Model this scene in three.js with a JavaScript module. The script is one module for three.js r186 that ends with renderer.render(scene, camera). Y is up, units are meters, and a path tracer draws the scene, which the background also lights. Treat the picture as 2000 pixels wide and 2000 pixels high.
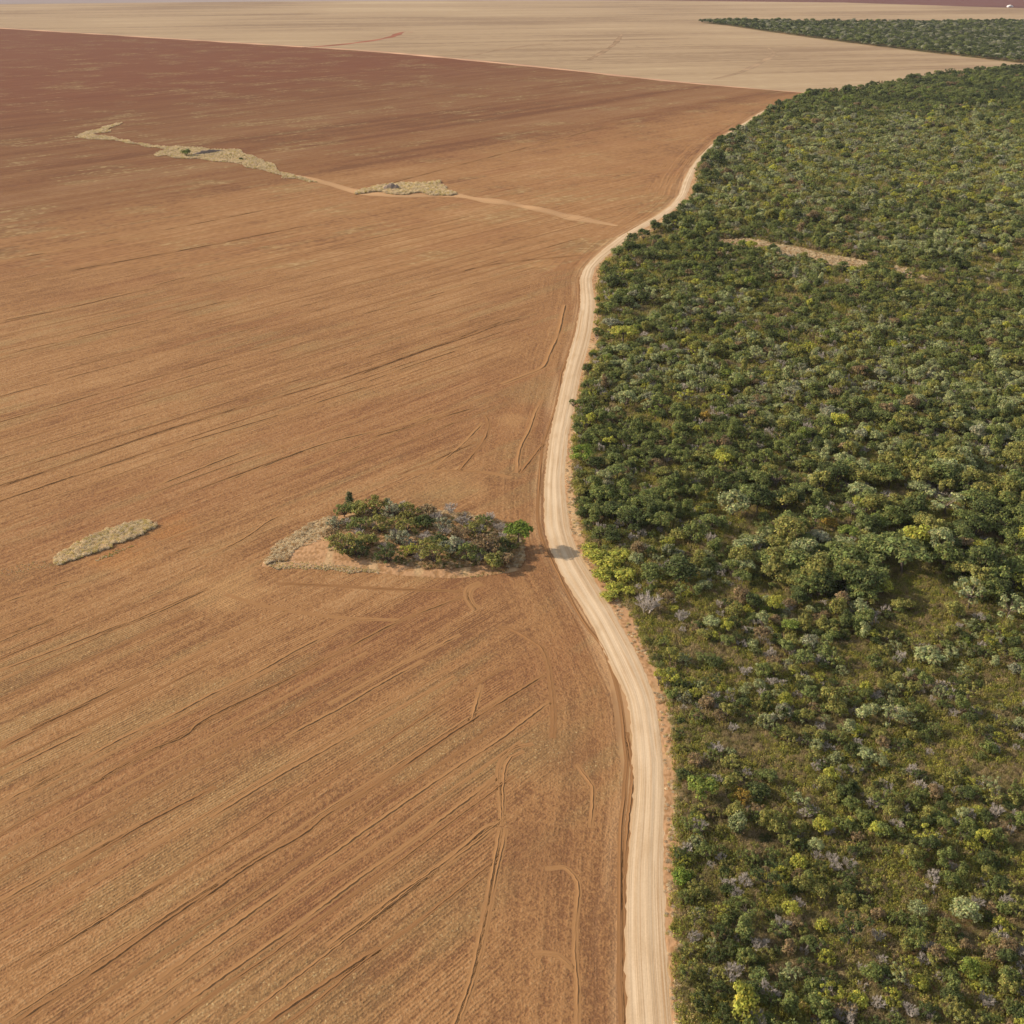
import * as THREE from 'three';
import { mergeGeometries } from 'three/addons/utils/BufferGeometryUtils.js';

// ---------------------------------------------------------------- camera, sky, sun, exposure
const scene = new THREE.Scene();
const camera = new THREE.PerspectiveCamera(50.01, 1, 1, 60000);
camera.position.set(0, 100, 0);
camera.rotation.set(-27.16 * Math.PI / 180, 0, 0);
const SUN_ELEVATION = 28 * Math.PI / 180;
const sunDir = new THREE.Vector3(-0.983 * Math.cos(SUN_ELEVATION), Math.sin(SUN_ELEVATION), -0.18 * Math.cos(SUN_ELEVATION)).normalize();
{ // bright hazy sky: pale near the horizon, soft blue overhead, brighter round the sun
  const w = 256, h = 128, d = new Float32Array(w * h * 4);
  for (let j = 0; j < h; j++) { const el = ((j + .5) / h - .5) * Math.PI, y = Math.sin(el); for (let i = 0; i < w; i++) {
    const az = ((i + .5) / w - .5) * 2 * Math.PI, x = Math.cos(az) * Math.cos(el), z = Math.sin(az) * Math.cos(el), c = x * sunDir.x + y * sunDir.y + z * sunDir.z;
    const t = Math.pow(Math.max(0, y), .55), glow = Math.exp((c - 1) * 5), k = (j * w + i) * 4;
    d[k] = .5 - .21 * t + .55 * glow; d[k + 1] = .485 - .165 * t + .49 * glow; d[k + 2] = .48 - .09 * t + .39 * glow; d[k + 3] = 1;
  } }
  const t = new THREE.DataTexture(d, w, h, THREE.RGBAFormat, THREE.FloatType); t.mapping = THREE.EquirectangularReflectionMapping; t.magFilter = THREE.LinearFilter; t.needsUpdate = true;
  scene.background = t; scene.environment = t;
}
const sun = new THREE.DirectionalLight(0xffebd2, 4.7); sun.name = 'sun';
sun.position.copy(sunDir).multiplyScalar(900).add(new THREE.Vector3(0, 0, -300)); sun.target.position.set(0, 0, -300);
sun.castShadow = true; sun.shadow.radius = 1.2; sun.shadow.mapSize.set(4096, 4096);
Object.assign(sun.shadow.camera, { left: -450, right: 450, top: 450, bottom: -450, near: 1, far: 3000 });
scene.add(sun, sun.target);
scene.fog = new THREE.FogExp2(0xbcc2d2, 0.000032);
const renderer = new THREE.WebGLRenderer({ antialias: true });
renderer.toneMapping = THREE.LinearToneMapping; renderer.toneMappingExposure = 1.47;
renderer.shadowMap.enabled = true;

// ---------------------------------------------------------------- surveyed layout, metres (x right, z toward the viewer)
const STUBBLE_TRACKS = [[[74.93,-1185.39],[96.89,-1282.86],[120.85,-1404.8],[145.57,-1580.24]],[[171.9,-1010.8],[203.51,-1063.25],[250.33,-1179.77],[280.71,-1269.85],[291.17,-1351.99]],[[-53.02,-1226.23],[5.85,-1359.3],[48.87,-1420.63]]];
const ROAD_LEFT = [[11.85,-71.8],[12.2,-77.66],[12.89,-88.66],[13.91,-98.33],[15.73,-109.33],[16.65,-115.88],[17.11,-123.43],[17.35,-133.69],[15.16,-144.1],[12.97,-155.6],[9.31,-168.71],[7.44,-178.41],[6.38,-188.8],[6.74,-206.63],[7.27,-214.22],[8.87,-233.79],[10.95,-251.98],[13.8,-274.61],[15.93,-291.53],[18.78,-310.78],[20.98,-331.77],[22.12,-343.5],[22.61,-355.36],[23.18,-368.6],[25.4,-382.73],[29.82,-397.84],[35.28,-413.25],[42.0,-430.61],[60.83,-468.53],[69.91,-490.37],[76.33,-512.94],[84.17,-550.55],[90.7,-578.55],[99.24,-609.27],[104.53,-625.79],[112.98,-652.17],[127.17,-690.71],[150.85,-747.62],[168.77,-792.42],[178.82,-813.99],[187.2,-828.03],[207.64,-866.78],[229.55,-905.71],[244.33,-929.99]];
const ROAD_RIGHT = [[16.35,-71.8],[16.75,-77.66],[17.43,-88.66],[18.26,-98.33],[19.8,-109.33],[20.95,-118.71],[21.17,-123.43],[21.5,-133.69],[20.19,-144.1],[17.6,-155.6],[14.7,-168.71],[12.2,-178.41],[11.16,-188.8],[10.92,-206.63],[11.35,-214.22],[13.13,-233.79],[15.48,-251.98],[18.12,-274.61],[20.63,-291.53],[23.44,-310.78],[25.75,-331.77],[26.54,-343.5],[26.66,-355.36],[27.18,-368.6],[29.18,-382.73],[33.74,-397.84],[40.1,-413.25],[46.4,-430.61],[64.93,-468.53],[73.73,-490.37],[80.08,-512.94],[87.92,-550.55],[93.84,-578.55],[101.98,-609.27],[107.05,-625.79],[115.9,-652.17],[130.56,-690.71],[155.83,-747.62],[172.27,-792.42],[182.42,-813.99],[190.49,-828.03],[211.83,-866.78],[234.32,-905.71],[249.22,-929.99]];
const WOOD_EDGE = [[17.63,-71.8],[17.77,-77.66],[18.1,-84.11],[19.44,-95.09],[21.49,-108.01],[22.83,-117.97],[23.51,-126.88],[23.25,-135.48],[21.99,-146.38],[20.4,-157.03],[17.36,-168.89],[14.48,-178.22],[13.97,-192.69],[13.06,-206.63],[14.22,-225.06],[14.74,-239.92],[18.04,-263.62],[20.56,-278.98],[24.78,-295.92],[27.94,-335.6],[28.61,-359.05],[31.91,-385.53],[41.67,-409.3],[53.79,-432.33],[67.05,-461.64],[77.24,-488.21],[86.2,-522.5],[95.34,-571.31],[106.39,-606.06],[122.82,-646.73],[138.96,-684.66],[158.71,-729.2],[179.97,-779.48],[203.69,-825.19],[224.03,-860.6],[254.18,-905.71],[299.72,-951.79],[355.39,-1019.19],[417.99,-1067.85],[476.24,-1096.31],[576.38,-1106.12]];
const FAR_WOOD = [[282.54,-1829.5],[314.7,-1754.27],[346.89,-1620.52],[383.16,-1487.54],[416.27,-1381.69],[461.52,-1257.08],[501.76,-1157.79],[561.97,-1077.18],[936.61,-1829.5],[780.51,-1829.5],[615.85,-1803.74],[461.89,-1803.74],[356.18,-1855.99]];
const FIELD_TRACK = [[-1066.51,-1925.6],[-725.12,-1696.03],[-289.7,-1397.02],[-154.54,-1302.88],[17.18,-1131.39],[148.43,-982.42],[231.56,-909.11]];
const RED_TRACK = [[-256.23,-1351.99],[-224.79,-1366.69],[-184.25,-1428.68],[-155.92,-1514.22],[-144.31,-1620.52],[-133.77,-1610.27]];
const ORANGE_TRACK = [[-110.86,-562.84],[-88.34,-540.04],[-71.14,-520.08],[-48.97,-510.6],[-30.44,-512.94],[-16.12,-503.69],[7.79,-485.0],[25.69,-464.57],[42.59,-449.32]];
const DRY_STRIP = [[58.34,-417.27],[78.05,-418.9],[93.02,-415.65],[105.96,-404.65],[117.54,-391.24],[132.49,-377.23],[141.36,-366.65]];
const DISTANT_EDGE = [[-1328.29,-2410.84],[-1040.68,-2456.44],[-545.6,-2578.18],[-111.28,-2630.24],[333.84,-2630.24],[695.77,-2528.09],[968.91,-2283.49],[1178.32,-2132.86]];
const RIDGES = [[[-72.0,-122.2],[-66.74,-128.17],[-63.66,-131.32]],[[-69.72,-116.71],[-60.77,-126.41]],[[-67.22,-110.68],[-64.1,-114.24],[-59.77,-119.14]],[[-56.54,-114.85],[-51.51,-121.09],[-46.93,-124.56],[-45.21,-128.17],[-37.44,-135.87],[-34.04,-139.02],[-26.85,-146.53],[-19.54,-154.34],[-8.62,-162.79]],[[-64.42,-113.84],[-60.08,-119.03],[-54.62,-125.13],[-50.09,-129.13],[-45.2,-134.58],[-40.96,-138.89],[-34.07,-146.53],[-26.21,-155.12]],[[-53.52,-141.46],[-48.93,-146.53],[-44.18,-151.87],[-38.3,-158.0]],[[-69.28,-126.29],[-61.73,-133.94],[-56.16,-139.29]],[[-67.1,-150.81],[-59.11,-158.48],[-53.14,-165.36]],[[-39.1,-108.39],[-33.17,-114.55],[-25.78,-122.2],[-16.94,-130.95],[-8.7,-139.29]],[[-37.36,-93.91],[-31.07,-101.19],[-26.1,-105.52],[-24.07,-108.48],[-18.87,-114.04],[-12.33,-121.42],[-6.25,-127.94],[-1.3,-132.94],[4.99,-139.69]],[[-38.49,-83.1],[-32.75,-89.61],[-24.97,-98.74],[-16.51,-108.48],[-8.39,-117.23],[0.0,-126.06],[5.73,-132.69]],[[-36.93,-77.66],[-30.16,-84.79],[-23.74,-91.69],[-9.87,-107.26],[-1.88,-116.08]],[[-83.69,-150.36],[-76.87,-155.44]],[[-78.45,-164.5],[-74.69,-167.11]],[[-57.0,-177.25],[-53.02,-180.97],[-49.63,-186.48],[-48.08,-190.08],[-45.36,-193.79]],[[-64.24,-176.67],[-60.01,-181.17]],[[-70.7,-178.61],[-64.62,-184.61],[-57.56,-192.03]],[[-49.95,-163.64],[-43.97,-160.62],[-37.44,-158.0],[-28.12,-155.91],[-18.69,-155.28]],[[-41.46,-167.29],[-24.77,-165.71],[-8.87,-164.5]],[[-6.52,-158.32],[-7.76,-161.28],[-8.21,-163.64],[-7.76,-166.06],[-5.73,-167.82]],[[-5.66,-158.64],[-6.88,-161.28],[-7.31,-163.64],[-6.84,-165.54],[-5.26,-167.11]],[[-2.21,-153.1],[-0.25,-152.48],[3.56,-148.43],[4.53,-147.11],[5.71,-142.43],[6.08,-136.64],[6.0,-129.37],[5.83,-124.33]],[[-4.61,-137.17],[-5.27,-132.69],[-6.03,-128.17]],[[-1.51,-106.71],[-1.54,-110.48],[-1.82,-117.76],[-1.21,-120.0],[0.36,-122.08],[3.04,-122.98]],[[-1.19,-107.54],[-1.12,-117.33],[-0.28,-120.0],[1.72,-121.53]],[[-20.75,-87.58],[-15.04,-93.68],[-9.39,-99.58],[-5.66,-103.63],[-3.14,-106.43],[-1.97,-106.99]],[[-17.63,-90.27],[-9.35,-98.91],[-5.44,-103.02],[-2.61,-106.16]],[[-52.05,-77.73],[-46.35,-83.91],[-42.83,-87.8],[-37.16,-94.31],[-35.01,-96.69]],[[-1.31,-106.52],[-1.92,-102.58],[-2.72,-97.51],[-3.39,-91.92],[-3.98,-87.58],[-4.72,-82.64],[-6.05,-77.66],[-7.22,-72.93]],[[-0.79,-106.34],[-1.28,-102.58],[-2.11,-97.92],[-2.79,-91.92],[-3.4,-87.58],[-4.17,-82.64],[-5.51,-77.66],[-6.7,-72.93]],[[4.01,-99.58],[6.58,-99.75],[7.63,-98.24],[8.05,-96.77],[7.68,-93.29],[7.38,-90.94],[7.15,-86.45],[7.23,-82.64],[7.01,-77.66],[6.75,-72.93]],[[9.04,-118.82],[9.9,-116.71],[10.81,-114.55],[10.76,-111.75],[10.02,-106.43]],[[2.46,-86.66],[4.92,-86.45],[6.92,-84.32]],[[-106.94,-206.39],[-97.21,-217.65],[-80.25,-237.74],[-61.35,-255.42],[-40.81,-275.4],[-2.62,-320.72]],[[-104.36,-200.17],[-84.77,-220.35],[-58.95,-243.4],[-36.28,-266.58]],[[-60.09,-209.62],[-43.87,-227.62],[-27.01,-239.29],[-18.67,-246.64]],[[-32.36,-232.29],[-21.12,-241.17],[-9.28,-250.97]],[[-74.46,-206.88],[-60.03,-224.78]],[[-154.39,-320.72],[-133.21,-340.64],[-118.23,-362.18],[-96.86,-389.08]],[[-171.59,-362.18],[-144.69,-388.36],[-113.95,-417.27],[-79.47,-453.99]],[[-183.95,-391.96],[-155.82,-422.18],[-124.04,-458.74],[-106.22,-479.75]],[[-141.38,-289.37],[-120.66,-310.78],[-90.11,-343.5]],[[-40.53,-274.22],[-26.43,-291.09],[-11.48,-307.89],[-1.23,-320.21],[3.59,-324.33]],[[-39.58,-266.58],[-27.06,-281.42],[-13.4,-295.92]],[[-47.09,-326.96],[-24.18,-350.53],[1.78,-378.59]],[[-27.75,-366.65],[-7.47,-387.65],[25.75,-401.6]],[[16.82,-338.39],[13.66,-310.29],[10.31,-288.94],[8.23,-279.39],[3.92,-274.22],[-2.64,-266.95]],[[7.27,-256.11],[3.68,-234.99],[1.83,-224.5],[1.21,-213.18]],[[7.21,-228.77],[1.76,-213.18]],[[22.79,-371.22],[20.9,-330.15],[16.47,-296.81],[13.5,-277.38],[11.16,-254.38],[8.79,-238.98],[6.9,-225.91],[5.67,-206.63],[5.18,-198.31],[5.86,-184.2],[8.92,-167.99],[11.95,-154.34],[14.72,-146.82],[16.1,-136.12],[16.08,-124.79],[15.8,-118.71],[14.76,-111.85],[13.68,-103.46],[12.88,-95.09],[12.28,-87.58],[11.51,-77.66],[11.24,-72.93]],[[16.6,-125.71],[16.44,-117.97],[15.71,-111.85],[14.77,-106.16],[13.86,-99.16],[13.07,-91.24],[12.53,-84.11],[12.15,-77.66],[11.86,-72.93]],[[-6.42,-246.32],[-5.59,-241.49],[-6.35,-232.0],[-8.77,-223.1],[-11.37,-214.74]],[[-6.93,-241.49],[-11.37,-228.2],[-17.66,-214.74]],[[-23.16,-211.9],[-17.06,-213.96],[-11.68,-214.22],[-4.5,-213.18],[-0.22,-210.62]],[[-70.99,-518.88],[-31.59,-582.97],[17.75,-661.42],[85.15,-769.41]],[[-79.71,-140.78],[-71.79,-147.55],[-64.1,-154.65]],[[-87.81,-160.29],[-83.85,-163.64],[-77.67,-168.89]],[[-54.32,-99.16],[-46.28,-108.01],[-39.87,-114.34]],[[-60.43,-94.31],[-53.28,-101.54],[-47.43,-107.45]],[[-52.49,-86.17],[-47.45,-91.62],[-41.56,-98.16]],[[-26.63,-77.05],[-20.08,-83.1],[-14.99,-87.58]],[[-32.11,-124.56],[-23.06,-133.94],[-13.75,-143.54]],[[-27.43,-132.31],[-17.66,-142.15],[-8.39,-150.81]]];
const ISLET = [[-45.48,-173.27],[-45.3,-177.06],[-44.01,-181.77],[-41.1,-187.32],[-36.39,-192.25],[-30.65,-194.91],[-22.56,-195.81],[-12.26,-194.91],[-5.07,-193.13],[0.0,-188.37],[2.69,-180.18],[2.04,-172.16],[-3.31,-169.97],[-12.04,-168.53],[-23.58,-170.69],[-33.85,-172.16],[-40.87,-172.53]];
const PLANTS = [[1.15,-179.59,5.94,"umb","bright","bright green spreading tree at the right end of the thicket islet, shading the road",1.28],[29.43,-166.93,7.61,"round","dark","large rounded dark green tree beside the grey leafless bush near the road bend",0.8],[20.48,-97.34,3.21,"bush","bright","bright green bush jutting onto the verge beside the nearest stretch of road",1.0],[31.45,-299.52,8.74,"umb","yellow","yellow-green flat-topped tree behind the grey domed tree on the woodland edge",0.8],[28.77,-309.81,6.29,"umb","grey","grey-green domed tree on the woodland edge in front of the yellow-green flat-topped tree",0.9],[44.55,-299.52,4.95,"round","dark","small round very dark tree right of the yellow-green flat-topped tree",1.0],[19.83,-273.83,3.51,"round","dark","dark round small tree leaning over the road verge, upper of a pair",1.1],[18.58,-261.8,3.12,"round","dark","dark round small tree leaning over the road verge, lower of a pair",1.1],[15.63,-217.65,6.47,"lobe","bright","vivid green lobed tree at the woodland edge level with the top of the thicket islet",0.8],[27.72,-249.62,6.24,"lobe","sage","pale sage lobed tree standing left of its bright green twin above the thicket islet level",0.9],[36.1,-248.62,6.22,"lobe","mid","fresh green lobed tree standing right of its pale sage twin",0.9],[59.06,-171.06,8.49,"umb","mid","wide flat-topped green tree at the left of the tall tree band",0.85],[70.02,-170.69,9.95,"umb","mid2","widest flat-topped green tree in the middle of the tall tree band",0.85],[77.54,-158.64,6.27,"sparse","sage","pale loose-crowned tree standing in front of the tall tree band",1.05],[82.67,-155.12,5.65,"sparse","sage","pale loose-crowned tree at the right edge in front of the tall tree band",1.0],[85.56,-192.69,9.32,"sparse","sage","broad pale sage tree behind the tall tree band",0.7],[61.67,-188.37,4.38,"bush","orange","orange-yellow bush just behind the flat-topped trees",0.8],[69.43,-189.44,2.6,"bush","flower","small bright yellow bush behind the flat-topped trees",0.9],[43.54,-192.69,7.09,"lobe","sage","pale sage lobed tree right of the road bend behind the tall band",0.9],[53.5,-185.23,6.48,"lobe","mid","fresh green lobed tree at the left rear of the tall tree band",0.9],[65.43,-142.15,5.78,"bush","sage","domed pale sage bush below the tall tree band",1.0],[54.35,-126.88,4.44,"sparse","sage","pale grey-green tree above the foreground scrub",1.0],[25.05,-111.85,4.74,"lobe","bright2","bright green lobed tree in the scrub right of the nearest road",0.9],[32.5,-111.85,4.33,"bush","dark","dark green dense bush in the foreground scrub",0.9],[52.06,-91.24,4.14,"round","sage","rounded grey-green tree in the lower right foreground scrub",0.9],[37.75,-87.58,4.61,"sparse","dark","open-crowned tree with a curved dark trunk in the foreground scrub",1.25],[30.26,-95.09,4.5,"sparse","dark","open-crowned tree with a straight dark trunk in the foreground scrub",1.2],[104.55,-578.55,11.5,"round","dark","dark tree cluster crown overhanging the far road, upper left tip of the woodland",1.0],[94.75,-531.14,9.67,"lobe","dark","dark tree beside the far road just below the woodland tip trees",0.9],[128.24,-643.15,8.65,"round","dark","dark round tree beside a pale bare stem at the far road edge",1.0],[250.19,-876.22,10.01,"round","dark","dark tree standing above the canopy at the far corner of the ploughed field",1.1],[368.19,-1816.53,7.75,"umb","dark","small dark flat-topped tree rising from the far wood, left one",1.3],[412.87,-1791.12,8.41,"umb","dark","small dark flat-topped tree rising from the far wood, right one",1.3],[732.06,-1754.27,5.99,"round","dark","small dark tree rising from the far wood at the right edge of the photo",1.6],[-176.5,-617.43,7.22,"bush","mid","round green bush standing alone on the far dry grass strip",1.0],[-143.96,-604.47,2.72,"bush","dark","tiny dark bush on the right part of the far dry grass strip",1.0],[15.21,-174.96,5.63,"bush","yellow","yellow-green leafy shrub in the bright clump beside the road bend",0.7],[17.78,-171.79,6.11,"bush","yellow","yellow-green leafy shrub in the bright clump beside the road bend",0.7],[16.08,-168.89,5.12,"bush","yellow","yellow-green leafy shrub in the bright clump beside the road bend",0.7],[17.9,-164.33,4.47,"bush","yellow","yellow-green leafy shrub in the bright clump beside the road bend",0.7],[19.96,-175.53,5.27,"bush","yellow","yellow-green leafy shrub in the bright clump beside the road bend",0.7],[16.61,-161.62,3.71,"bush","yellow","yellow-green leafy shrub in the bright clump beside the road bend",0.7],[20.25,-168.53,5.11,"bush","yellow","yellow-green leafy shrub in the bright clump beside the road bend",0.7],[14.5,-178.61,4.39,"bush","yellow","yellow-green leafy shrub in the bright clump beside the road bend",0.7],[-32.41,-195.81,3.08,"cone","dark2","narrow dark conifer-like tree on the upper left of the thicket islet",0.8],[-24.92,-195.81,3.08,"oval","grey","small upright grey-green tree at the rear of the thicket islet",0.9],[-33.21,-192.69,3.44,"shrub","mid","ISLET",0.78],[-30.43,-193.13,4.06,"bush","olive","ISLET",0.78],[-26.95,-193.79,4.48,"shrub","olive","ISLET",0.78],[-23.25,-192.25,4.04,"shrub","grey","ISLET",0.78],[-20.16,-191.6,4.03,"shrub","olive","ISLET",0.78],[-16.68,-192.25,3.64,"bush","brown","ISLET",0.78],[-29.58,-186.27,3.94,"shrub","mid","ISLET",0.78],[-25.1,-185.85,4.33,"shrub","olive","ISLET",0.78],[-20.61,-185.23,4.71,"shrub","olive","ISLET",0.78],[-16.83,-187.32,3.96,"bush","dark","ISLET",0.78],[-13.01,-186.27,3.35,"shrub","grey","ISLET",0.78],[-31.11,-177.25,5.5,"shrub","olive","ISLET",0.78],[-33.91,-182.17,3.29,"shrub","brown","ISLET",0.78],[-27.38,-180.18,4.23,"bush","olive","ISLET",0.78],[-22.67,-174.39,4.31,"shrub","dark","ISLET",0.78],[-18.89,-176.29,3.21,"shrub","yellow","ISLET",0.78],[-14.52,-174.39,5.62,"shrub","olive","ISLET",0.78],[-11.38,-177.25,4.74,"bush","grey","ISLET",0.78],[-7.49,-174.39,4.5,"shrub","mid","ISLET",0.78],[-4.74,-177.25,4.93,"shrub","brown","ISLET",0.78],[-6.84,-184.2,3.91,"shrub","olive","ISLET",0.78],[-3.25,-172.53,4.09,"bush","olive","ISLET",0.78],[-1.42,-177.25,3.79,"shrub","dark","ISLET",0.78],[-28.33,-176.29,3.78,"shrub","dark","ISLET",0.78],[-21.13,-180.18,4.23,"shrub","grey","ISLET",0.78],[-13.45,-180.18,3.84,"bush","dark","ISLET",0.78],[-9.69,-182.17,3.88,"shrub","brown","ISLET",0.78],[-5.47,-188.37,2.98,"shrub","mid","ISLET",0.78],[0.0,-180.18,3.84,"shrub","olive","ISLET",0.78],[-0.93,-173.45,3.17,"bush","brown","ISLET",0.78],[-9.49,-189.44,3.0,"shrub","brown","ISLET",0.78],[-34.16,-187.32,2.97,"shrub","grey","ISLET",0.78],[22.65,-157.03,8.3,"thick","twig","grey leafless bush with dense pale twigs on the woodland edge below the road bend",1.2],[37.3,-182.17,4.26,"thick","twig","grey leafless shrub above the round dark tree near the road bend",1.2],[28.21,-154.65,4.62,"thick","twig","low grey leafless shrub below the round dark tree",1.2],[33.15,-329.08,3.79,"thick","twig","small grey leafless tree on the woodland edge near the flat-topped yellow-green tree",1.2],[64.04,-263.62,4.7,"thick","twig","whitish leafless tree in the low scrub above the tall tree band",1.2],[36.01,-139.42,3.64,"thick","twig","grey leafless tree with forked pale stems in the scrub right of the road",1.2],[31.73,-125.71,2.94,"thick","twig","thin grey leafless shrub in scrub right of the road",1.2],[171.64,-368.6,3.83,"thick","twig","whitish leafless tree at the right edge near the dry grass strip",1.2],[-27.23,-187.32,3.37,"thick","twig","ISLETBARE",0.8],[-22.48,-184.2,3.52,"thick","twig","ISLETBARE",0.8],[-9.45,-188.37,5.17,"thick","twig","ISLETBARE",0.8],[-6.84,-184.2,4.89,"thick","twig","ISLETBARE",0.8],[-4.52,-190.51,3.61,"thick","twig","ISLETBARE",0.8],[-21.55,-196.03,3.08,"thick","twig","ISLETBARE",0.8],[-12.71,-184.2,3.91,"thick","twig","ISLETBARE",0.8],[-19.13,-179.19,3.44,"thick","twig","ISLETBARE",0.8],[-6.09,-174.39,4.12,"thick","twig","ISLETBARE",0.8],[-1.45,-182.17,3.88,"thick","twig","ISLETBARE",0.8],[-12.21,-193.79,4.07,"thick","twig","ISLETBARE",0.8],[-2.46,-186.27,3.55,"thick","twig","ISLETBARE",0.8],[-29.32,-184.2,3.52,"thick","twig","ISLETBARE",0.8],[-16.47,-182.17,3.88,"thick","twig","ISLETBARE",0.8],[-15.05,-190.51,4.01,"thick","twig","ISLETBARE",0.8],[-8.61,-179.19,3.83,"thick","twig","ISLETBARE",0.8],[-3.83,-179.19,3.83,"thick","twig","ISLETBARE",0.8],[-23.81,-178.22,3.43,"thick","twig","ISLETBARE",0.8],[-16.86,-174.39,3.18,"thick","twig","ISLETBARE",0.8],[-31.83,-188.37,2.98,"thick","twig","ISLETBARE",0.8]];
const GRASS = {"islet":[[[-45.18,-173.64],[-44.88,-177.83],[-43.48,-182.58],[-40.64,-187.53],[-35.95,-192.69],[-34.12,-190.51],[-35.18,-184.2],[-37.59,-180.97],[-40.65,-179.19],[-41.28,-174.77]],1.5],"isletfront":[[[-45.11,-173.27],[-43.26,-177.83],[-38.36,-179.78],[-33.11,-176.67],[-28.05,-174.02],[-23.74,-172.16],[-23.55,-170.33],[-33.79,-171.79],[-42.66,-172.16]],0.5],"islettop":[[[-31.67,-194.91],[-22.56,-195.81],[-12.26,-194.91],[-4.04,-192.25],[0.5,-187.32],[2.39,-179.19],[1.86,-172.9],[-1.39,-172.16],[0.0,-180.18],[-3.98,-188.37],[-15.19,-192.69],[-28.4,-193.13]],1.4],"isletin":[[[-35.12,-190.51],[-24.41,-193.79],[-10.08,-191.6],[0.0,-184.2],[0.47,-174.39],[-12.95,-171.6],[-24.35,-174.39],[-34.29,-178.22]],1.0],"isletbot":[[[-11.06,-170.69],[-3.72,-172.53],[0.0,-173.45],[-0.92,-171.06],[-5.5,-169.6],[-10.97,-168.89]],0.6],"ridge":[[[-84.34,-175.53],[-84.3,-177.44],[-80.78,-183.8],[-75.66,-189.22],[-71.38,-190.94],[-68.95,-188.8],[-69.38,-187.53],[-74.28,-181.77],[-79.13,-177.06],[-82.61,-173.64]],1.9],"ridgegreen":[[[-77.13,-175.91],[-72.88,-179.78],[-71.09,-181.77],[-71.02,-180.57],[-72.39,-178.22],[-76.12,-175.15]],0.6],"weeds":[[[-92.73,-172.16],[-88.19,-174.77],[-84.58,-175.15],[-82.15,-173.64],[-87.03,-171.79],[-91.67,-169.6]],0.5],"far1":[[[-260.18,-696.86],[-254.45,-742.94],[-248.73,-749.99],[-247.46,-729.2],[-251.49,-696.86],[-237.0,-684.66],[-206.5,-659.55],[-189.74,-646.73],[-147.39,-634.36],[-130.37,-595.08],[-110.86,-562.84],[-93.13,-543.94],[-98.59,-542.63],[-113.66,-557.32],[-127.67,-572.74],[-147.43,-598.18],[-169.28,-610.89],[-192.4,-615.78],[-191.61,-637.85],[-210.7,-655.84],[-233.2,-672.86],[-261.02,-688.68]],1.4],"far2":[[[-73.28,-516.49],[-62.04,-534.92],[-49.3,-542.63],[-33.92,-545.25],[-31.84,-529.89],[-25.76,-512.94],[-34.98,-510.6],[-50.53,-517.68],[-65.98,-516.49]],2.2],"strip":[[[79.43,-427.2],[94.65,-423.85],[108.14,-414.05],[119.89,-400.09],[134.84,-384.82],[142.9,-371.22],[139.76,-363.45],[128.75,-367.95],[114.72,-380.65],[103.52,-394.15],[90.82,-404.65],[77.25,-414.05]],1.5],"strip2":[[[45.48,-435.81],[53.35,-439.34],[66.0,-430.61],[65.14,-417.27],[55.43,-409.3],[46.01,-420.53]],1.3]};
const SOIL_PATCHES = [[6.41,-120.33,7.12,0.55,"dark"],[3.2,-103.02,6.72,0.5,"dark"],[4.36,-88.66,3.19,0.45,"dark"],[-50.35,-165.36,8.09,0.5,"dust"],[-65.15,-188.37,7.46,0.45,"orange"],[-72.08,-177.25,7.59,0.35,"orange"],[1.22,-243.08,7.33,0.35,"dust"],[-12.84,-206.63,9.63,0.3,"dust"],[9.06,-385.53,10.88,0.3,"dust"],[-1.81,-167.11,5.44,0.3,"dark"],[23.25,-415.65,11.63,0.4,"dark"]];
const SHED = [960.27,-2324.45];
const BANKS = [[[-173.75,-620.75],[-167.19,-625.79],[-160.36,-632.62]],[[-60.26,-524.94],[-52.13,-524.94]]];

// ---------------------------------------------------------------- helpers
function rng(seed) { let a = seed >>> 0; return () => { a = (a + 0x6D2B79F5) | 0; let t = Math.imul(a ^ (a >>> 15), 1 | a); t = (t + Math.imul(t ^ (t >>> 7), 61 | t)) ^ t; return ((t ^ (t >>> 14)) >>> 0) / 4294967296; }; }
const PERM = new Float32Array(65536); { const r = rng(77); for (let i = 0; i < 65536; i++) PERM[i] = r(); }
function N(x, y) {
  const xi = Math.floor(x), yi = Math.floor(y); let fx = x - xi, fy = y - yi; fx = fx * fx * (3 - 2 * fx); fy = fy * fy * (3 - 2 * fy);
  const X = xi & 255, Y = (yi & 255) << 8, X1 = (xi + 1) & 255, Y1 = ((yi + 1) & 255) << 8;
  const a = PERM[Y + X], b = PERM[Y + X1], c = PERM[Y1 + X], d = PERM[Y1 + X1];
  return a + (b - a) * fx + (c - a + (a - b - c + d) * fx) * fy;
}
const fbm = (x, y) => N(x, y) * .5 + N(x * 2.03 + 17, y * 2.03 + 5) * .27 + N(x * 4.1 + 3, y * 4.1 + 31) * .15 + N(x * 8.3, y * 8.3 + 11) * .08;
const clamp = (v, a = 0, b = 1) => v < a ? a : v > b ? b : v;
const sst = (a, b, v) => { const t = clamp((v - a) / (b - a)); return t * t * (3 - 2 * t); };
const mix3 = (o, c, t) => { o[0] += (c[0] - o[0]) * t; o[1] += (c[1] - o[1]) * t; o[2] += (c[2] - o[2]) * t; };
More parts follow.
